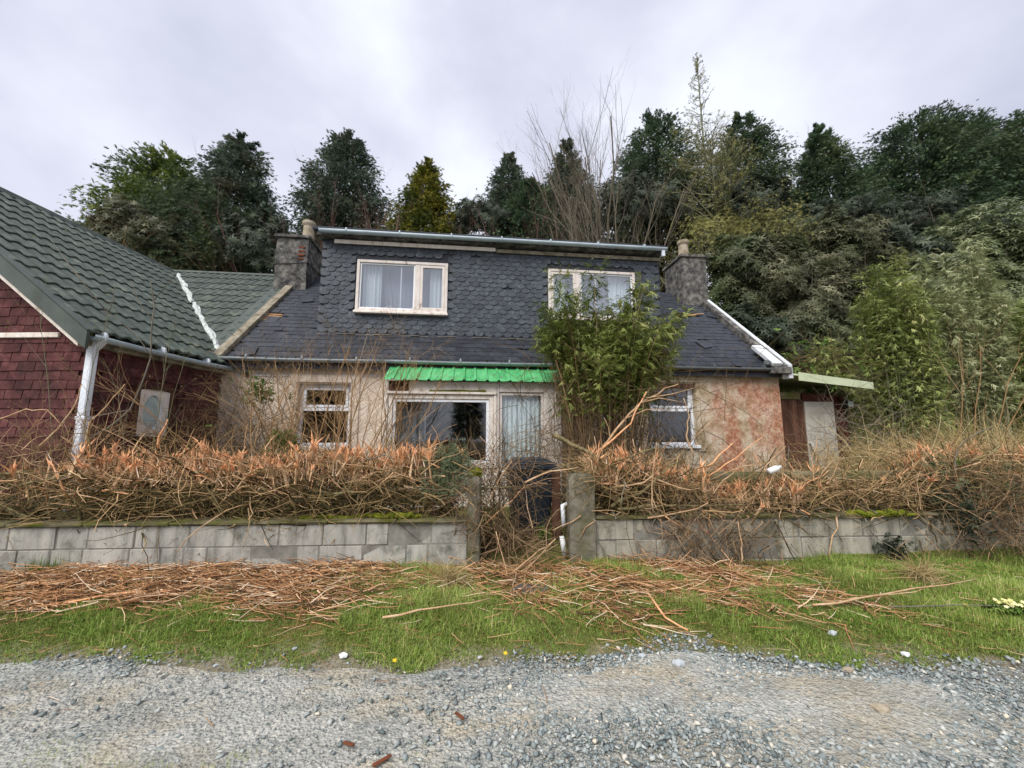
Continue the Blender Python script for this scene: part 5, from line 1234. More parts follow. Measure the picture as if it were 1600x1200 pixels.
# ------------------------------------------------------------------ chopped hedges, twigs and litter
def twig_cloud(n, pos, L, R, dirs, tint, wig=.22, up=-.02, k=5, sides=3):
    P = poly(pos, dirs, L, k, wig, up); P[..., 2] = np.maximum(P[..., 2], zg(P[..., 0], P[..., 1])+.006)
    return tube_geo(P, R[:, None]*np.linspace(1, .45, k)[None], tint, sides)
def stump_mesh(seed, big=1.0):
    r = random.Random(seed); g = G(); V = []; 
    h = r.uniform(.10, .2)*big; lean = Vector((r.uniform(-.5, .5), r.uniform(-.4, .4), 1)).normalized(); r0 = r.uniform(.007, .014)*big
    mesh_b = G(); mesh_b.tube([(0, 0, -.05), lean*h*.5, lean*h], [r0*1.1, r0, r0*.95], 5, False)
    sh = G()
    for i in range(r.randint(4, 8)):
        a = r.uniform(0, 6.28); o = lean*h*r.uniform(.75, 1.0)+Vector((math.cos(a), math.sin(a), 0))*r0*.7
        d = (lean+Vector((r.uniform(-.6, .6), r.uniform(-.6, .6), r.uniform(-.1, .5)))).normalized(); l = r.uniform(.04, .13)*big; s_ = d.cross(Vector((r.uniform(-1, 1), r.uniform(-1, 1), .3))).normalized()*r.uniform(.004, .010)*big; n_ = d.cross(s_).normalized()*.003
        e_ = o+d*l+Vector((r.uniform(-.02, .02), r.uniform(-.02, .02), 0)); m_ = o+d*l*.5
        k = len(sh.V); sh.V += [tuple(x) for x in (o-s_, o+s_, o+n_*2, m_-s_*.8, m_+s_*.8, m_+n_*2, e_)]
        sh.F += [(k, k+1, k+4, k+3), (k+1, k+2, k+5, k+4), (k+2, k, k+3, k+5), (k+3, k+4, k+6), (k+4, k+5, k+6), (k+5, k+3, k+6)]
    V = mesh_b.V+sh.V; F = mesh_b.F+[tuple(i+len(mesh_b.V) for i in f) for f in sh.F]
    me = bpy.data.meshes.new('cut_stem'); me.from_pydata(V, [], F); me.materials.append(M['palebranch']); me.materials.append(M['orangewood'])
    for i, p in enumerate(me.polygons): p.material_index = 0 if i < len(mesh_b.F) else 1
    return me
STUMP = [stump_mesh(i) for i in range(14)]
def hedge(x0, x1, prof, label, n, nst, yoff, thick, moss, seed, zlow=.5, nbig=24):
    "prof(x) -> height of the cut line"
    xm = (x0+x1)/2; ym = float(wall_y(xm))+yoff; t = thing('chopped_hedge', label, 'hedge', (xm, ym, .5), 0, None)
    def base(x): return wall_y(x)+yoff
    # matted twigs
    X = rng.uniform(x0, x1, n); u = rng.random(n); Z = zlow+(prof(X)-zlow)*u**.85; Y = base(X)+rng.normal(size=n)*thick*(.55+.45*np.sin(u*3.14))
    d = np.stack([rng.normal(size=n)*1.0, rng.normal(size=n)*.45, rng.normal(size=n)*.5+.12], -1)
    L_ = rng.uniform(.15, .6, n); R_ = rng.uniform(.002, .006, n)*(1+1.1*(rng.random(n) > .86))
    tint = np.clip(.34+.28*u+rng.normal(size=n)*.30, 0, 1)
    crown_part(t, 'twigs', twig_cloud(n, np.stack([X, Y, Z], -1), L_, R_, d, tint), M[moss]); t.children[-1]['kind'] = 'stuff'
    # a layer of dead leaf and broken bits caught in it
    n2 = n; X = rng.uniform(x0, x1, n2); u = rng.random(n2)**1.2; Z = zlow-.03+(prof(X)-zlow)*.75*u; Y = base(X)+rng.normal(size=n2)*thick*.5+.03
    tv = np.array([[-.5, 0, 0], [0, -.35, .08], [.5, 0, 0], [0, .35, .08]]); tf = np.array([[0, 1, 2], [0, 2, 3]])
    crown_part(t, 'dead_leaves', inst(tv, tf, frames(rdir(n2), rdir(n2), rng.uniform(.02, .06, n2)), np.stack([X, Y, Z], -1), np.clip(rng.normal(.3, .2, n2), 0, 1)), M[moss]); t.children[-1]['kind'] = 'stuff'
    # older mossy limbs laid along the hedge
    n3 = int((x1-x0)*8); X = rng.uniform(x0, x1, n3); Z = zlow+.05+(prof(X)-zlow)*.75*rng.random(n3); Y = base(X)+rng.normal(size=n3)*thick*.5
    for i in range(n3):
        vert = random.random() < .35
        if vert: Z[i] = .58
        P = poly(np.array([[X[i], Y[i], Z[i]]]), np.array([[random.gauss(0, .3), random.gauss(0, .2), 1.0]]) if vert else np.array([[random.choice((-1, 1)), random.gauss(0, .25), random.gauss(.03, .12)]]), np.array([random.uniform(.35, .62) if vert else random.uniform(.4, 1.0)]), 6, .16, .0)[0]
        P[:, 1] = np.maximum(P[:, 1], wall_y(P[:, 0])+.03); P[:, 2] = np.maximum(P[:, 2], .6)
        g = G(); r0 = random.uniform(.010, .024); g.tube([Vector(p) for p in P], [r0*q for q in (1, .95, .9, .8, .7, .55)], 6)
        o = g.mesh('limb', M['barkmoss'], (xm, ym, .5), smooth_=True); link('limb', o, t)
    for i in range(nbig):
        x = random.uniform(x0, x1); z = zlow+(float(prof(np.array(x)))-zlow)*random.uniform(.15, 1.0); y = float(base(x))+random.gauss(0, thick*.7); up_ = random.random()
        P = poly(np.array([[x, y, z]]), np.array([[random.gauss(0, .9), random.gauss(-.15, .5), random.gauss(.75, .4) if up_ > .35 else random.gauss(-.3, .35)]]), np.array([random.uniform(.3, .85)]), 7, .20, -.03)[0]
        P[:, 1] = np.where(P[:, 2] < .66, np.minimum(P[:, 1], 99), P[:, 1]); inside = (P[:, 2] < .66) & (P[:, 1] > wall_y(P[:, 0])-.05); P[inside, 1] = wall_y(P[inside, 0])-.05; P[:, 2] = np.maximum(P[:, 2], .2)
        g = G(); r0 = random.uniform(.0055, .012); g.tube([Vector(p) for p in P], [r0*(1-.09*q) for q in range(7)], 5)
        link('broken_branch', g.mesh('broken_branch', M[random.choice(('palebranch', 'palebranch', 'orangewood', 'barkgrey'))], (xm, ym, .5), smooth_=True), t)
    # upright stems torn off with a flail: splintered ends
    for i in range(nst):
        x = random.uniform(x0, x1); z = float(prof(np.array(x)))-random.uniform(.10, .26); y = float(base(x))+random.gauss(0, thick*.62); s_ = random.uniform(.9, 1.7)
        o = link('cut_stem', STUMP[random.randrange(14)], t, Matrix.Translation((x-xm, y-ym, z-.5)) @ Euler((random.gauss(0, .35), random.gauss(0, .35), random.uniform(0, 6.28))).to_matrix().to_4x4() @ Matrix.Scale(s_, 4))
    n4 = nst*14; X = rng.uniform(x0, x1, n4); Y = base(X)+rng.normal(size=n4)*thick*.6; Z = prof(X)-.16+rng.normal(size=n4)*.07
    d = np.stack([rng.normal(size=n4)*.6, rng.normal(size=n4)*.6, .5+rng.random(n4)], -1)
    P = poly(np.stack([X, Y, Z], -1), d, rng.uniform(.04, .17, n4), 3, .18, 0); R_ = rng.uniform(.002, .006, n4)[:, None]*np.array([1, .8, .15])
    crown_part(t, 'splinters', tube_geo(P, R_, np.clip(rng.normal(.5, .3, n4), 0, 1), 3), M['splint']); t.children[-1]['kind'] = 'stuff'
    return t
def prof_l(x): return 1.22+.03*np.sin(x*5)+.03*np.sin(x*13+1)+.05*smooth(-2.5, -.6, x)
def prof_l0(x): return 1.17+.10*np.sin(x*4+1)+.08*smooth(-4.6, -4.0, x)
def prof_r(x): return 1.29-.36*smooth(.9, 2.6, x)+.06*np.sin(x*4+.5)+.05*np.sin(x*9.3)
def prof_r2(x): return .95+.32*smooth(4.3, 5.6, x)+.03*np.sin(x*4)+.03*np.sin(x*9)
hedge(-4.55, -.62, prof_l, 'hedge chopped flat, torn orange stems all along its top', 4000, 290, .28, .17, 'mosstwig', 1)
hedge(-6.4, -4.45, prof_l0, 'ragged end of the hedge in front of the white downpipe', 560, 22, .22, .18, 'mosstwig', 2)
hedge(.85, 3.35, prof_r, 'torn hedge behind the wide gate pillar', 2500, 150, .33, .2, 'mosstwig', 3, nbig=62)
hedge(3.3, 6.6, prof_r2, 'low brown hedge mound in front of the dry grass', 3000, 44, .36, .24, 'mosstwig', 4, nbig=44)

# bramble tangles
def tangle(name, label, c, r, n, L, R, m, dirs=(1, 1, 1), up=-.05, cat='bramble', leaf=None, tint=.45, k=6):
    t = thing(name, label, cat, (c[0], c[1], float(zg(c[0], c[1]))), 0, None)
    P0 = np.array(c)+rng.normal(size=(n, 3))*np.array(r); P0[:, 2] = np.maximum(P0[:, 2], zg(P0[:, 0], P0[:, 1])+.02)
    lv = grow(P0, rng.normal(size=(n, 3))*np.array(dirs)+np.array([0, 0, .3]), rng.uniform(*L, n), rng.uniform(*R, n), [(2, .5, .6, .7, .2)], k, .2, up)
    for P, _ in lv: P[..., 2] = np.maximum(P[..., 2], zg(P[..., 0], P[..., 1])+.006)
    geo = cat_geo([tube_geo(P, R_, np.clip(rng.normal(tint, .22, len(P)), 0, 1), 3) for P, R_ in lv]); crown_part(t, 'stems', geo, m)
    if leaf:
        q = lv[1][0][:, 2:].reshape(-1, 3); q = q[rng.random(len(q)) < leaf[1]]; N = len(q)
        crown_part(t, 'leaves', inst(*ROS[0], frames(rdir(N), rdir(N), leaf[2]*rng.uniform(.6, 1.3, N)), q, np.clip(rng.normal(.5, .2, N), 0, 1)), LEAF[leaf[0]])
    return t
tangle('bramble', 'brown bramble thicket in the corner between red house and cottage', (-4.05, 6.1, 1.25), (.42, .3, .62), 520, (.5, 1.3), (.002, .006), WOOD['brown'], (1, .6, 1.1), -.06, leaf=('ivy', .02, .06))
tangle('bramble', 'grey twigs under the small oval side window', (-4.6, 5.6, .9), (.4, .3, .3), 160, (.4, 1.1), (.002, .005), WOOD['brown'], (1, .6, 1.1), -.04)
tangle('bramble', 'dead tangle hanging over the wheelie bin', (.10, 4.72, .98), (.28, .14, .16), 120, (.3, .9), (.002, .006), M['twig'], (1, .5, .8), -.08, tint=.42)
tangle('bramble', 'dead tangle left of the wheelie bin', (-.2, 4.6, .6), (.12, .16, .28), 200, (.3, .9), (.002, .006), M['twig'], (.7, .5, 1.3), -.06, tint=.36)
tangle('bramble', 'twigs spilling over the right wall face', (1.95, 4.36, .46), (.26, .04, .16), 130, (.25, .75), (.002, .005), M['twig'], (.7, .25, 1.0), -.10, tint=.5)
tangle('bramble', 'brown twigs hanging over the right wall end', (5.5, 4.5, .55), (.5, .12, .25), 430, (.3, .9), (.002, .006), M['twig'], (.8, .35, 1.0), -.10, leaf=('ivy', .012, .05), tint=.45)
tangle('bramble', 'dark dead stems below the front bamboo', (1.15, 5.7, .9), (.45, .2, .5), 260, (.4, 1.1), (.002, .005), WOOD['brown'], (.6, .5, 1.4), -.02, tint=.35)
tangle('bramble', 'thin grey brambles beside the shed door', (7.0, 8.0, 1.1), (.45, .35, .5), 240, (.5, 1.4), (.003, .006), WOOD['grey'], (1, .6, .7), -.03, tint=.6)
tangle('bramble', 'brambles trailing over the shed roof', (6.9, 9.2, 3.1), (.9, .6, .2), 240, (.4, 1.0), (.003, .006), WOOD['brown'], (1, .8, .5), -.06, leaf=('ivy', .1, .12))
tangle('bramble', 'twigs over the left end of the hedge', (-5.1, 4.45, 1.2), (.5, .15, .18), 170, (.3, .8), (.002, .007), M['twig'], (1, .4, .8), -.01, tint=.55)
# dry grass mound right
def drygrass(name, label, c, r, n, L, up, m='drygrass', tint=.5, w=.004, cat='dry grass', spread=(1, .8, .9)):
    t = thing(name, label, cat, (c[0], c[1], float(zg(c[0], c[1]))), 0, None)
    P0 = np.array(c)+rng.normal(size=(n, 3))*np.array(r); P0[:, 2] = np.maximum(P0[:, 2], zg(P0[:, 0], P0[:, 1])+.01)
    d = rng.normal(size=(n, 3))*np.array(spread)+np.array([0, 0, .5])
    P = poly(P0, d, rng.uniform(*L, n), 6, .12, up); P[..., 2] = np.maximum(P[..., 2], zg(P[..., 0], P[..., 1])+.006); R_ = rng.uniform(.5, 1.2, n)[:, None]*w*np.linspace(1, .3, 6)[None]
    o = crown_part(t, 'straws', tube_geo(P, R_, np.clip(rng.normal(tint, .25, n), 0, 1), 3), M[m]); o['kind'] = 'stuff'; return t
drygrass('dry_grass_mound', 'mound of bleached dry grass in front of the bamboo', (6.1, 5.7, .98), (.75, .35, .17), 2300, (.35, .9), -.12)
drygrass('dry_grass_mound', 'dry grass heap at the right edge behind the wall', (7.6, 6.0, 1.0), (.6, .4, .2), 1300, (.35, .9), -.12)
drygrass('dry_grass_mound', 'flattened dry stems before the shed door', (4.6, 5.6, .65), (.5, .3, .15), 420, (.3, .8), -.10, tint=.45)
a = onz(1440, 905, .15); drygrass('dry_grass_tuft', 'fan of bleached dry grass lying on the right verge', (a.x, a.y, .2), (.05, .05, .03), 240, (.15, .34), -.16, w=.0025)
a = onz(702, 915, .15); drygrass('dry_grass_tuft', 'fan of dry grass lying left of the gateway', (a.x, a.y, .2), (.05, .05, .03), 200, (.15, .32), -.16, w=.0025)
a = onz(95, 890, .15); t = thing('grass_tussock', 'long green grass tussock at the foot of the left wall', 'grass', (a.x, a.y, .14)); n = 420
V, F = blades(a.x+rng.normal(size=n)*.12, np.minimum(a.y+rng.normal(size=n)*.05, wall_y(a.x)-.02), rng.uniform(.10, .26, n), np.full(n, .006), 1.5); o = crown_part(t, 'blades', (V, F, np.clip(rng.normal(.3, .2, n), 0, 1)), M['grass']); o['kind'] = 'stuff'
a = onz(1075, 948, .13); t = thing('grass_tussock', 'pale green rosette tuft among the twigs on the verge', 'grass', (a.x, a.y, .12)); n = 200
V, F = blades(a.x+rng.normal(size=n)*.05, a.y+rng.normal(size=n)*.04, rng.uniform(.06, .10, n), np.full(n, .006), 1.8); o = crown_part(t, 'blades', (V, F, np.clip(rng.normal(.8, .1, n), 0, 1)), M['grass']); o['kind'] = 'stuff'

# orange twigs strewn over the verge
n = 24000; X = rng.uniform(-6.0, 5.2, n); Y = rng.uniform(3.1, 4.6, n); k = (rng.random(n) < litter_density(X, Y)*.95) & (Y < wall_y(X)-.02); X = X[k]; Y = Y[k]; n = len(X)
ang = np.where(X < -.7, rng.normal(0, .55, n), rng.normal(-.35, .8, n)); flip = rng.random(n) > .5; ang = ang+np.pi*flip
pile = litter_density(X, Y); Z = zg(X, Y)+.008+.09*rng.random(n)**1.5*pile
d = np.stack([np.cos(ang), np.sin(ang), rng.normal(size=n)*.10], -1)
geo = twig_cloud(n, np.stack([X, Y, Z], -1), rng.uniform(.05, .36, n), rng.uniform(.002, .0062, n)*(1+(rng.random(n) > .93)), d, np.clip(rng.normal(.45, .3, n), 0, 1), .16, -.01, 4)
o = link('twig_litter', np_mesh('twig_litter', geo[0], geo[1], M['straw'], geo[2])); tag(o, kind='stuff')
n = 1500; X = rng.uniform(-4, 5, n); Y = rng.uniform(2.1, 4.2, n); k = (Y > 2.85) | (rng.random(n) < .05); X = X[k]; Y = Y[k]; n = len(X); ang = rng.uniform(0, 6.28, n)
geo = twig_cloud(n, np.stack([X, Y, zg(X, Y)+.03], -1), rng.uniform(.04, .22, n), rng.uniform(.0014, .003, n), np.stack([np.cos(ang), np.sin(ang), 0*ang], -1), np.clip(rng.normal(.5, .28, n), 0, 1), .08, 0, 4)
o = link('strewn_twigs', np_mesh('strewn_twigs', geo[0], geo[1], M['straw'], geo[2])); tag(o, kind='stuff')

# larger branches one can pick out
def branch(pts, r, label, m='palebranch', n=6, name='branch', subs=()):
    P = [Vector(p) for p in pts]; Q = []
    for i in range(len(P)-1):
        for j in range(3): Q.append(P[i].lerp(P[i+1], j/3)+Vector((random.gauss(0, r*.5), random.gauss(0, r*.5), random.gauss(0, r*.5))))
    Q.append(P[-1]); g = G(); g.tube(Q, [r*(1-.6*i/(len(Q)-1)) for i in range(len(Q))], n)
    for s_ in subs: g.tube([Vector(p) for p in s_], [r*.5, r*.42, r*.2][:len(s_)] if len(s_) < 4 else [r*.5*(1-.7*i/(len(s_)-1)) for i in range(len(s_))], 4)
    return g.solo(name, M[m], label, 'branch', smooth_=True)
def pp(L, Y): return [at(x, y, Y+(q[0] if (q := r_) else 0)) for (x, y, *r_) in L]
branch(pp([(935, 705), (975, 655), (1000, 630), (1040, 606), (1060, 600)], 4.9), .018, 'long pale branch arching up in front of the bamboo', subs=[pp([(975, 655), (1010, 640), (1050, 640)], 4.85), pp([(1000, 630), (1030, 622), (1075, 630)], 4.85), pp([(1010, 622), (1050, 616), (1085, 606)], 4.9)])
branch(pp([(925, 712), (960, 685), (985, 660), (1010, 612)], 4.8), .016, 'torn reddish branch standing beside the long pale one', 'orangewood')
branch(pp([(868, 682), (905, 700), (945, 722), (990, 745)], 4.6), .030, 'thick mossy log propped on the wide gate pillar', 'barkmoss', 8)
branch(pp([(878, 722), (915, 745), (950, 770), (985, 790)], 4.5), .022, 'mossy forked log hanging below the thick one', 'barkmoss', 8, subs=[pp([(915, 745), (940, 735), (965, 730)], 4.5)])
branch(pp([(955, 790), (1000, 772), (1030, 745), (1060, 722)], 4.45), .020, 'curved mossy log in the torn right hedge', 'barkmoss', 8)
branch(pp([(965, 795), (1030, 790), (1100, 792), (1180, 788)], 4.42), .017, 'straight mossy pole along the right wall top', 'barkmoss', 8)
branch(pp([(1020, 800), (1019, 760), (1022, 720), (1026, 690)], 4.3), .010, 'tall pale stick hanging upright over the right hedge', subs=[pp([(1019, 778), (1026, 795), (1030, 803)], 4.3)])
branch(pp([(1083, 712), (1072, 680), (1078, 650), (1068, 622)], 4.7), .011, 'wavy pale stem before the right sash window', subs=[pp([(1078, 690), (1100, 670), (1122, 648)], 4.7)])
branch(pp([(1100, 735), (1120, 715), (1145, 692)], 4.6), .016, 'splintered orange stick leaning right of the window', 'orangewood')
branch(pp([(1105, 745), (1150, 715), (1192, 682)], 4.6), .010, 'long pale splinter pointing up to the shed', 'orangewood')
branch(pp([(1190, 735), (1210, 715), (1228, 697)], 4.7), .009, 'bleached stick before the dark shed planks')
branch(pp([(1040, 880), (1088, 830), (1095, 790)], 4.25), .007, 'thin dead stem against the right wall face', 'barkgrey')
branch(pp([(1160, 880), (1158, 850), (1153, 815)], 4.2), .009, 'straight bleached stick upright before the right wall')
branch(pp([(700, 968), (740, 945), (790, 905), (830, 870), (868, 842)], 4.05), .014, 'long bundle of pale stalks lying across the gateway', subs=[pp([(720, 962), (800, 915), (862, 848)], 4.03), pp([(690, 972), (760, 940), (845, 868)], 4.05), pp([(790, 905), (835, 872), (872, 850)], 4.08)])
branch(pp([(800, 940), (790, 890), (775, 830)], 4.0), .009, 'peeled stick standing in the gateway')
branch(pp([(755, 800), (782, 745), (800, 720)], 4.4), .010, 'brown stem beside the bin on the left')
branch(pp([(820, 752), (860, 738), (905, 730)], 4.45), .013, 'pale stick laid across the bin lid')
branch(pp([(745, 830), (790, 790), (820, 760)], 4.42), .008, 'thin orange stem crossing the gateway', 'orangewood')
branch([onz(1270, 948, .16), onz(1380, 930, .2), onz(1525, 905, .28)], .010, 'long dark branch with a pale end on the right verge', subs=[[onz(1380, 930, .2), onz(1430, 925, .22), onz(1470, 908, .24)]])
branch([onz(1390, 948, .15), onz(1500, 945, .17), onz(1640, 948, .16)], .006, 'dark bramble stem trailing to the right edge', 'barkgrey')
branch([onz(600, 965, .15), onz(680, 950, .17), onz(765, 935, .17)], .010, 'straight pale stick lying left of the stone slab')
branch([onz(1010, 925, .16), onz(1040, 965, .14), onz(1075, 985, .13)], .012, 'flat orange splint lying below the wide pillar', 'orangewood')
branch([onz(45, 950, .15), onz(160, 932, .19), onz(260, 918, .2)], .011, 'long orange branch on top of the left twig heap', 'orangewood')
branch([onz(190, 945, .15), onz(250, 925, .19), onz(330, 910, .2)], .009, 'forked orange branch on the left twig heap', 'orangewood')
branch(pp([(160, 765), (180, 768), (205, 772)], 4.15), .014, 'bright split piece of wood in the left hedge', 'orangewood')
branch(pp([(78, 778), (115, 770), (155, 755)], 4.1), .008, 'pale twig with an orange tip before the board fence')
# tall cut-back bush before the red house
branch(pp([(110, 705), (170, 668), (205, 640), (238, 558), (240, 480), (235, 440)], 4.75), .014, 'tall thin branch rising across the green roof', 'barkgrey', subs=[pp([(205, 640), (150, 650), (95, 655)], 4.7), pp([(238, 558), (210, 520), (165, 485), (110, 415)], 4.7), pp([(165, 485), (120, 430), (80, 375)], 4.7), pp([(170, 490), (178, 465), (180, 440)], 4.7), pp([(238, 500), (215, 470), (205, 440)], 4.75), pp([(240, 470), (265, 440), (285, 415)], 4.75)])
branch(pp([(60, 700), (90, 670), (120, 630), (128, 600)], 4.4), .010, 'tan stem left of the white downpipe')
branch(pp([(130, 715), (140, 660), (180, 620), (195, 600)], 4.5), .009, 'forked pale stem right of the white downpipe', subs=[pp([(150, 700), (170, 680), (195, 612)], 4.5)])
branch(pp([(0, 655), (40, 640), (75, 640), (100, 668)], 4.3), .008, 'arching bleached twig at the left edge', subs=[pp([(75, 640), (60, 660), (55, 690)], 4.3)])
branch(pp([(245, 700), (250, 680), (262, 655)], 4.5), .014, 'cut stem standing before the oval window', 'orangewood')
# bare bush in front of the cottage's left window, gorse by the gate, other small plants
def bush_at(px, pyb, ptop, Y, label, stems, spread, wood, r0, levels, **k):
    return bare_tree(px, ptop, pyb, Y, label, stems, spread, levels, wood, r0, name='bare_bush', cat='bush', **k)
bush_at(520, 700, 462, 5.5, 'tan bare bush in front of the left cottage window', 24, .32, 'tan', .013, [(8, .42, .6, .6, .35), (7, .45, .65, .8, .2)], lenfrac=.9, wig=.12, base_sp=.35, pb=500)
bush_at(400, 700, 575, 5.6, 'low bare bush left of the left cottage window', 18, .4, 'tan', .010, [(7, .45, .6, .7, .25), (5, .45, .65, .8, .2)], lenfrac=.85, wig=.14, base_sp=.3)
bush_at(590, 700, 540, 6.2, 'thin bare stems by the porch corner', 5, .14, 'tan', .008, [(5, .35, .55, .5, .3)], lenfrac=.9, wig=.06, base_sp=.25)
bush_at(845, 720, 620, 5.5, 'dark bare bush before the narrow porch light', 6, .35, 'brown', .008, [(6, .5, .55, .6, .25), (4, .5, .6, .7, .2)], lenfrac=.9, pb=800, wig=.08)
bush_at(700, 720, 655, 4.75, 'bare thorny stems before the wide porch window', 10, .5, 'red', .006, [(5, .45, .6, .6, .25)], lenfrac=.9, wig=.14, base_sp=.4)
bush_at(80, 760, 560, 4.62, 'cut-back bare bush before the red shingles', 14, .5, 'tan', .012, [(6, .42, .6, .8, .3), (4, .4, .65, .9, .2)], lenfrac=.8, wig=.2, base_sp=.22)
bush_at(235, 700, 420, 4.8, 'fine budding twigs across the green roof', 3, .10, 'green', .007, [(9, .30, .55, .5, .45), (4, .4, .6, .6, .2)], lenfrac=.9, wig=.08, base_sp=.15, buds=('larch', .3), budsize=.025)
bush_at(110, 700, 370, 4.7, 'sparse budding twigs at the left over the green roof', 2, .10, 'green', .006, [(9, .25, .55, .5, .55), (4, .4, .6, .6, .2)], lenfrac=.95, wig=.08, base_sp=.15, buds=('larch', .3), budsize=.025)
bush_at(1470, 720, 480, 7.8, 'pale dead branches standing among the bamboo', 7, .28, 'tan', .014, [(5, .4, .55, .5, .35), (3, .4, .6, .6, .2)], lenfrac=.9, wig=.1, base_sp=.4)
bush_at(1380, 745, 640, 5.2, 'pale arching stems beside the dry grass', 9, .6, 'tan', .009, [(4, .45, .6, .6, .25)], lenfrac=.9, wig=.16, base_sp=.5)
t = shrub(704, 752, 44, 56, 4.42, 'grey-green gorse bush beside the narrow gate pillar', 'gorse', 3400, .04, 0, 'green', 'gorse_bush', TUFT, ry=.17, solid=.8)
def mosspatch(px0, px1, py, Y, label, h=.05):
    a = at(px0, py, Y); b_ = at(px1, py, Y); g = G(); n = 16; V = []
    g.tube([a.lerp(b_, i/n)+Vector((0, random.gauss(0, .01), random.gauss(0, .008))) for i in range(n+1)], [h*random.uniform(.5, 1.1)*(.4+.6*math.sin(math.pi*(i+.5)/(n+1))) for i in range(n+1)], 8)
    o = g.solo('moss_cushion', M['moss'], label, 'moss', sub=1, rough=.008); return o
mosspatch(1320, 1430, 803, 4.52, 'bright yellow-green moss along the right wall top', .045); mosspatch(560, 660, 806, 4.33, 'brown-green moss on the left wall top', .04); mosspatch(470, 560, 808, 4.34, 'darker moss under the chopped hedge', .03)
mosspatch(1000, 1100, 752, 4.8, 'moss on the rail behind the torn hedge', .04)
def leafy(px, py, Y, label, r, n, size, leaf='ivy'):
    c = at(px, py, Y); t = thing('leafy_weed', label, 'weed', (c.x, c.y, c.z-r), 0, None); P = np.array(c)+rng.normal(size=(n, 3))*r*.5; P[:, 2] = np.maximum(P[:, 2], zg(P[:, 0], P[:, 1])+.01)
    crown_part(t, 'leaves', inst(*ROS[1], frames(nrm(rdir(n)+np.array([0, -.4, .8])), rdir(n), size*rng.uniform(.6, 1.3, n)), P, np.clip(rng.normal(.5, .25, n), 0, 1)), LEAF[leaf]); return t
leafy(440, 692, 5.6, 'bright green weed under the left cottage window', .16, 90, .06); leafy(405, 610, 6.3, 'ivy leaves on the cottage wall by the bramble thicket', .2, 70, .06); leafy(920, 785, 4.42, 'small ivy leaves on the wide gate pillar', .07, 50, .03)
leafy(1395, 860, 4.5, 'dark ivy at the foot of the right wall', .12, 90, .04, 'under'); leafy(848, 832, 4.6, 'green weed at the foot of the wheelie bin', .08, 50, .035); leafy(1500, 800, 4.55, 'ivy creeping over the right wall end', .22, 170, .045, 'under')
leafy(1560, 760, 4.75, 'mossy green leaves over the mound at the right edge', .3, 260, .03, 'gorse'); leafy(1470, 760, 4.75, 'mossy green leaves on the mound behind the right wall', .28, 240, .03, 'gorse')
a = onz(1578, 955, .13); t = thing('primrose_clump', 'pale yellow primrose clump at the right end of the verge', 'flower', (a.x, a.y, .12)); n = 26
P = np.stack([a.x+rng.normal(size=n)*.05, a.y+rng.normal(size=n)*.035, .19+rng.normal(size=n)*.012], -1); tv, tf = leaves_tpl(5, 1, .75, .4, 3)
crown_part(t, 'flowers', inst(tv, tf, frames(nrm(np.array([0, -.5, 1.])+rng.normal(size=(n, 3))*.3), rdir(n), np.full(n, .02)), P, rng.random(n)), LEAF['primrose'])
P = np.stack([a.x+rng.normal(size=40)*.06, a.y+rng.normal(size=40)*.04, np.full(40, .15)], -1); crown_part(t, 'leaves', inst(*ROS[2], frames(nrm(np.array([0, 0, 1.])+rng.normal(size=(40, 3))*.4), rdir(40), np.full(40, .05)), P, rng.random(40)), LEAF['ivy'])
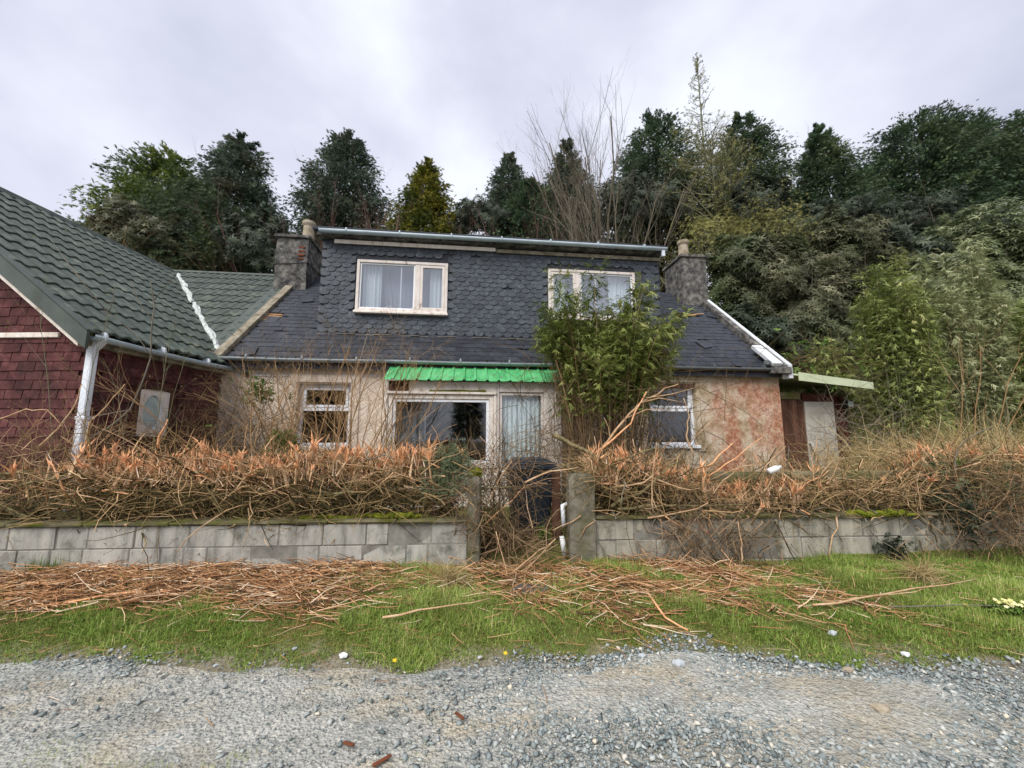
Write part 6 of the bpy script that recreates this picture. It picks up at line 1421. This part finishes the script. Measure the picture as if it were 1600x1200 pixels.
# odd stones and litter along the road edge
for (px, py, s_, m, lab, nm, ct) in ((537, 1022, .028, 'litterwhite', 'crumpled white scrap on the grass edge', 'paper_scrap', 'litter'), (461, 1013, .016, 'stone', 'pale pebble left of the white scrap', 'pebble', 'stone'), (338, 1037, .016, 'stone', 'white pebble on the left road edge', 'pebble', 'stone'), (750, 1024, .018, 'stone', 'pale pebble at the edge of the gravel heap', 'pebble', 'stone'), (1004, 1022, .024, 'stone', 'pale flat stone left of the gravel spill', 'pebble', 'stone'), (1060, 1035, .035, 'stone', 'largest pale stone in the gravel spill', 'pebble', 'stone'), (1302, 999, .030, 'stone', 'grey stone lying in the grass right of the spill', 'pebble', 'stone'), (1415, 1020, .026, 'litterwhite', 'long white stone in the right grass', 'pebble', 'stone'), (1325, 1045, .032, 'pot', 'pinkish stone on the right road edge', 'pebble', 'stone'), (1375, 1107, .045, 'pot', 'tan cobble bedded in the right of the road', 'pebble', 'stone'), (340, 860, .03, 'litterwhite', '', '', '')):
    if not lab: continue
    a = onz(px, py, .03); z = float(zg(a.x, a.y)); g = G(); V = ICO_V*(1+rng.normal(size=(12, 1))*.16)*np.array([1.2, .9, .6])*s_+np.array([a.x, a.y, max(z, .014)+s_*.35]); g.V = [tuple(v) for v in V]; g.F = [tuple(f) for f in ICO_F]
    g.solo(nm, M[m], lab, ct)
for (px, py, dx, dy, lab) in ((718, 1118, .05, -.06, 'red-brown splint on the gravel in the middle of the road'), (545, 1162, .06, -.03, 'brown bark chip on the near side of the road'), (597, 1188, .07, .05, 'reddish stick at the bottom edge of the picture')):
    a = onz(px, py, .03); g = G(); g.bar((a.x-dx/2, a.y-dy/2, .026), (a.x+dx/2, a.y+dy/2, .034), .018, .010); g.solo('wood_splint', M['rust'], lab, 'wood chip', bevel=.003)
tangle('bramble', 'dead stems choking the foot of the gateway', (.1, 4.55, .32), (.26, .2, .08), 200, (.2, .6), (.002, .006), M['twig'], (1, .6, .6), -.05, tint=.5)
tangle('bramble', 'tangle of twigs against the right wall below the mossy pole', (2.35, 4.32, .36), (.32, .05, .15), 150, (.2, .6), (.002, .005), M['twig'], (.7, .25, 1.0), -.08, tint=.45)
DAND = tintmat('dandelion_petal', [(0, (226, 186, 30)), (1, (240, 206, 60))], .7, .2)
for px, py, lab in ((616, 1030, 'yellow dandelion on the grass edge left of the middle'), (789, 1020, 'yellow dandelion at the middle of the grass edge'), (1512, 966, 'yellow dandelion in the right-hand grass')):
    a = onz(px, py, .06); z = float(zg(a.x, a.y)); t = thing('dandelion', lab, 'flower', (a.x, a.y, z))
    G().tube([(0, 0, z), (.003, 0, z+.05)], .002, 4).part('stalk', t, M['moss'])
    crown_part(t, 'petals', inst(*leaves_tpl(14, 1, .3, .3, 4), frames(np.array([[0, -.4, 1.]]), np.array([[1., 0, 0]]), np.array([.017])), np.array([[a.x+.003, a.y, z+.05]]), np.array([.5])), DAND)
tangle('bramble', 'dead twigs draped over the narrow gate pillar', (-.42, 4.27, .78), (.09, .03, .16), 70, (.2, .55), (.002, .005), M['twig'], (.8, .3, 1.0), -.06, tint=.45)
tangle('bramble', 'mossy twigs lapping over the top of the wide gate pillar', (.84, 4.34, 1.0), (.07, .05, .10), 60, (.2, .5), (.002, .006), M['mosstwig'], (.9, .3, .9), -.05, tint=.45)
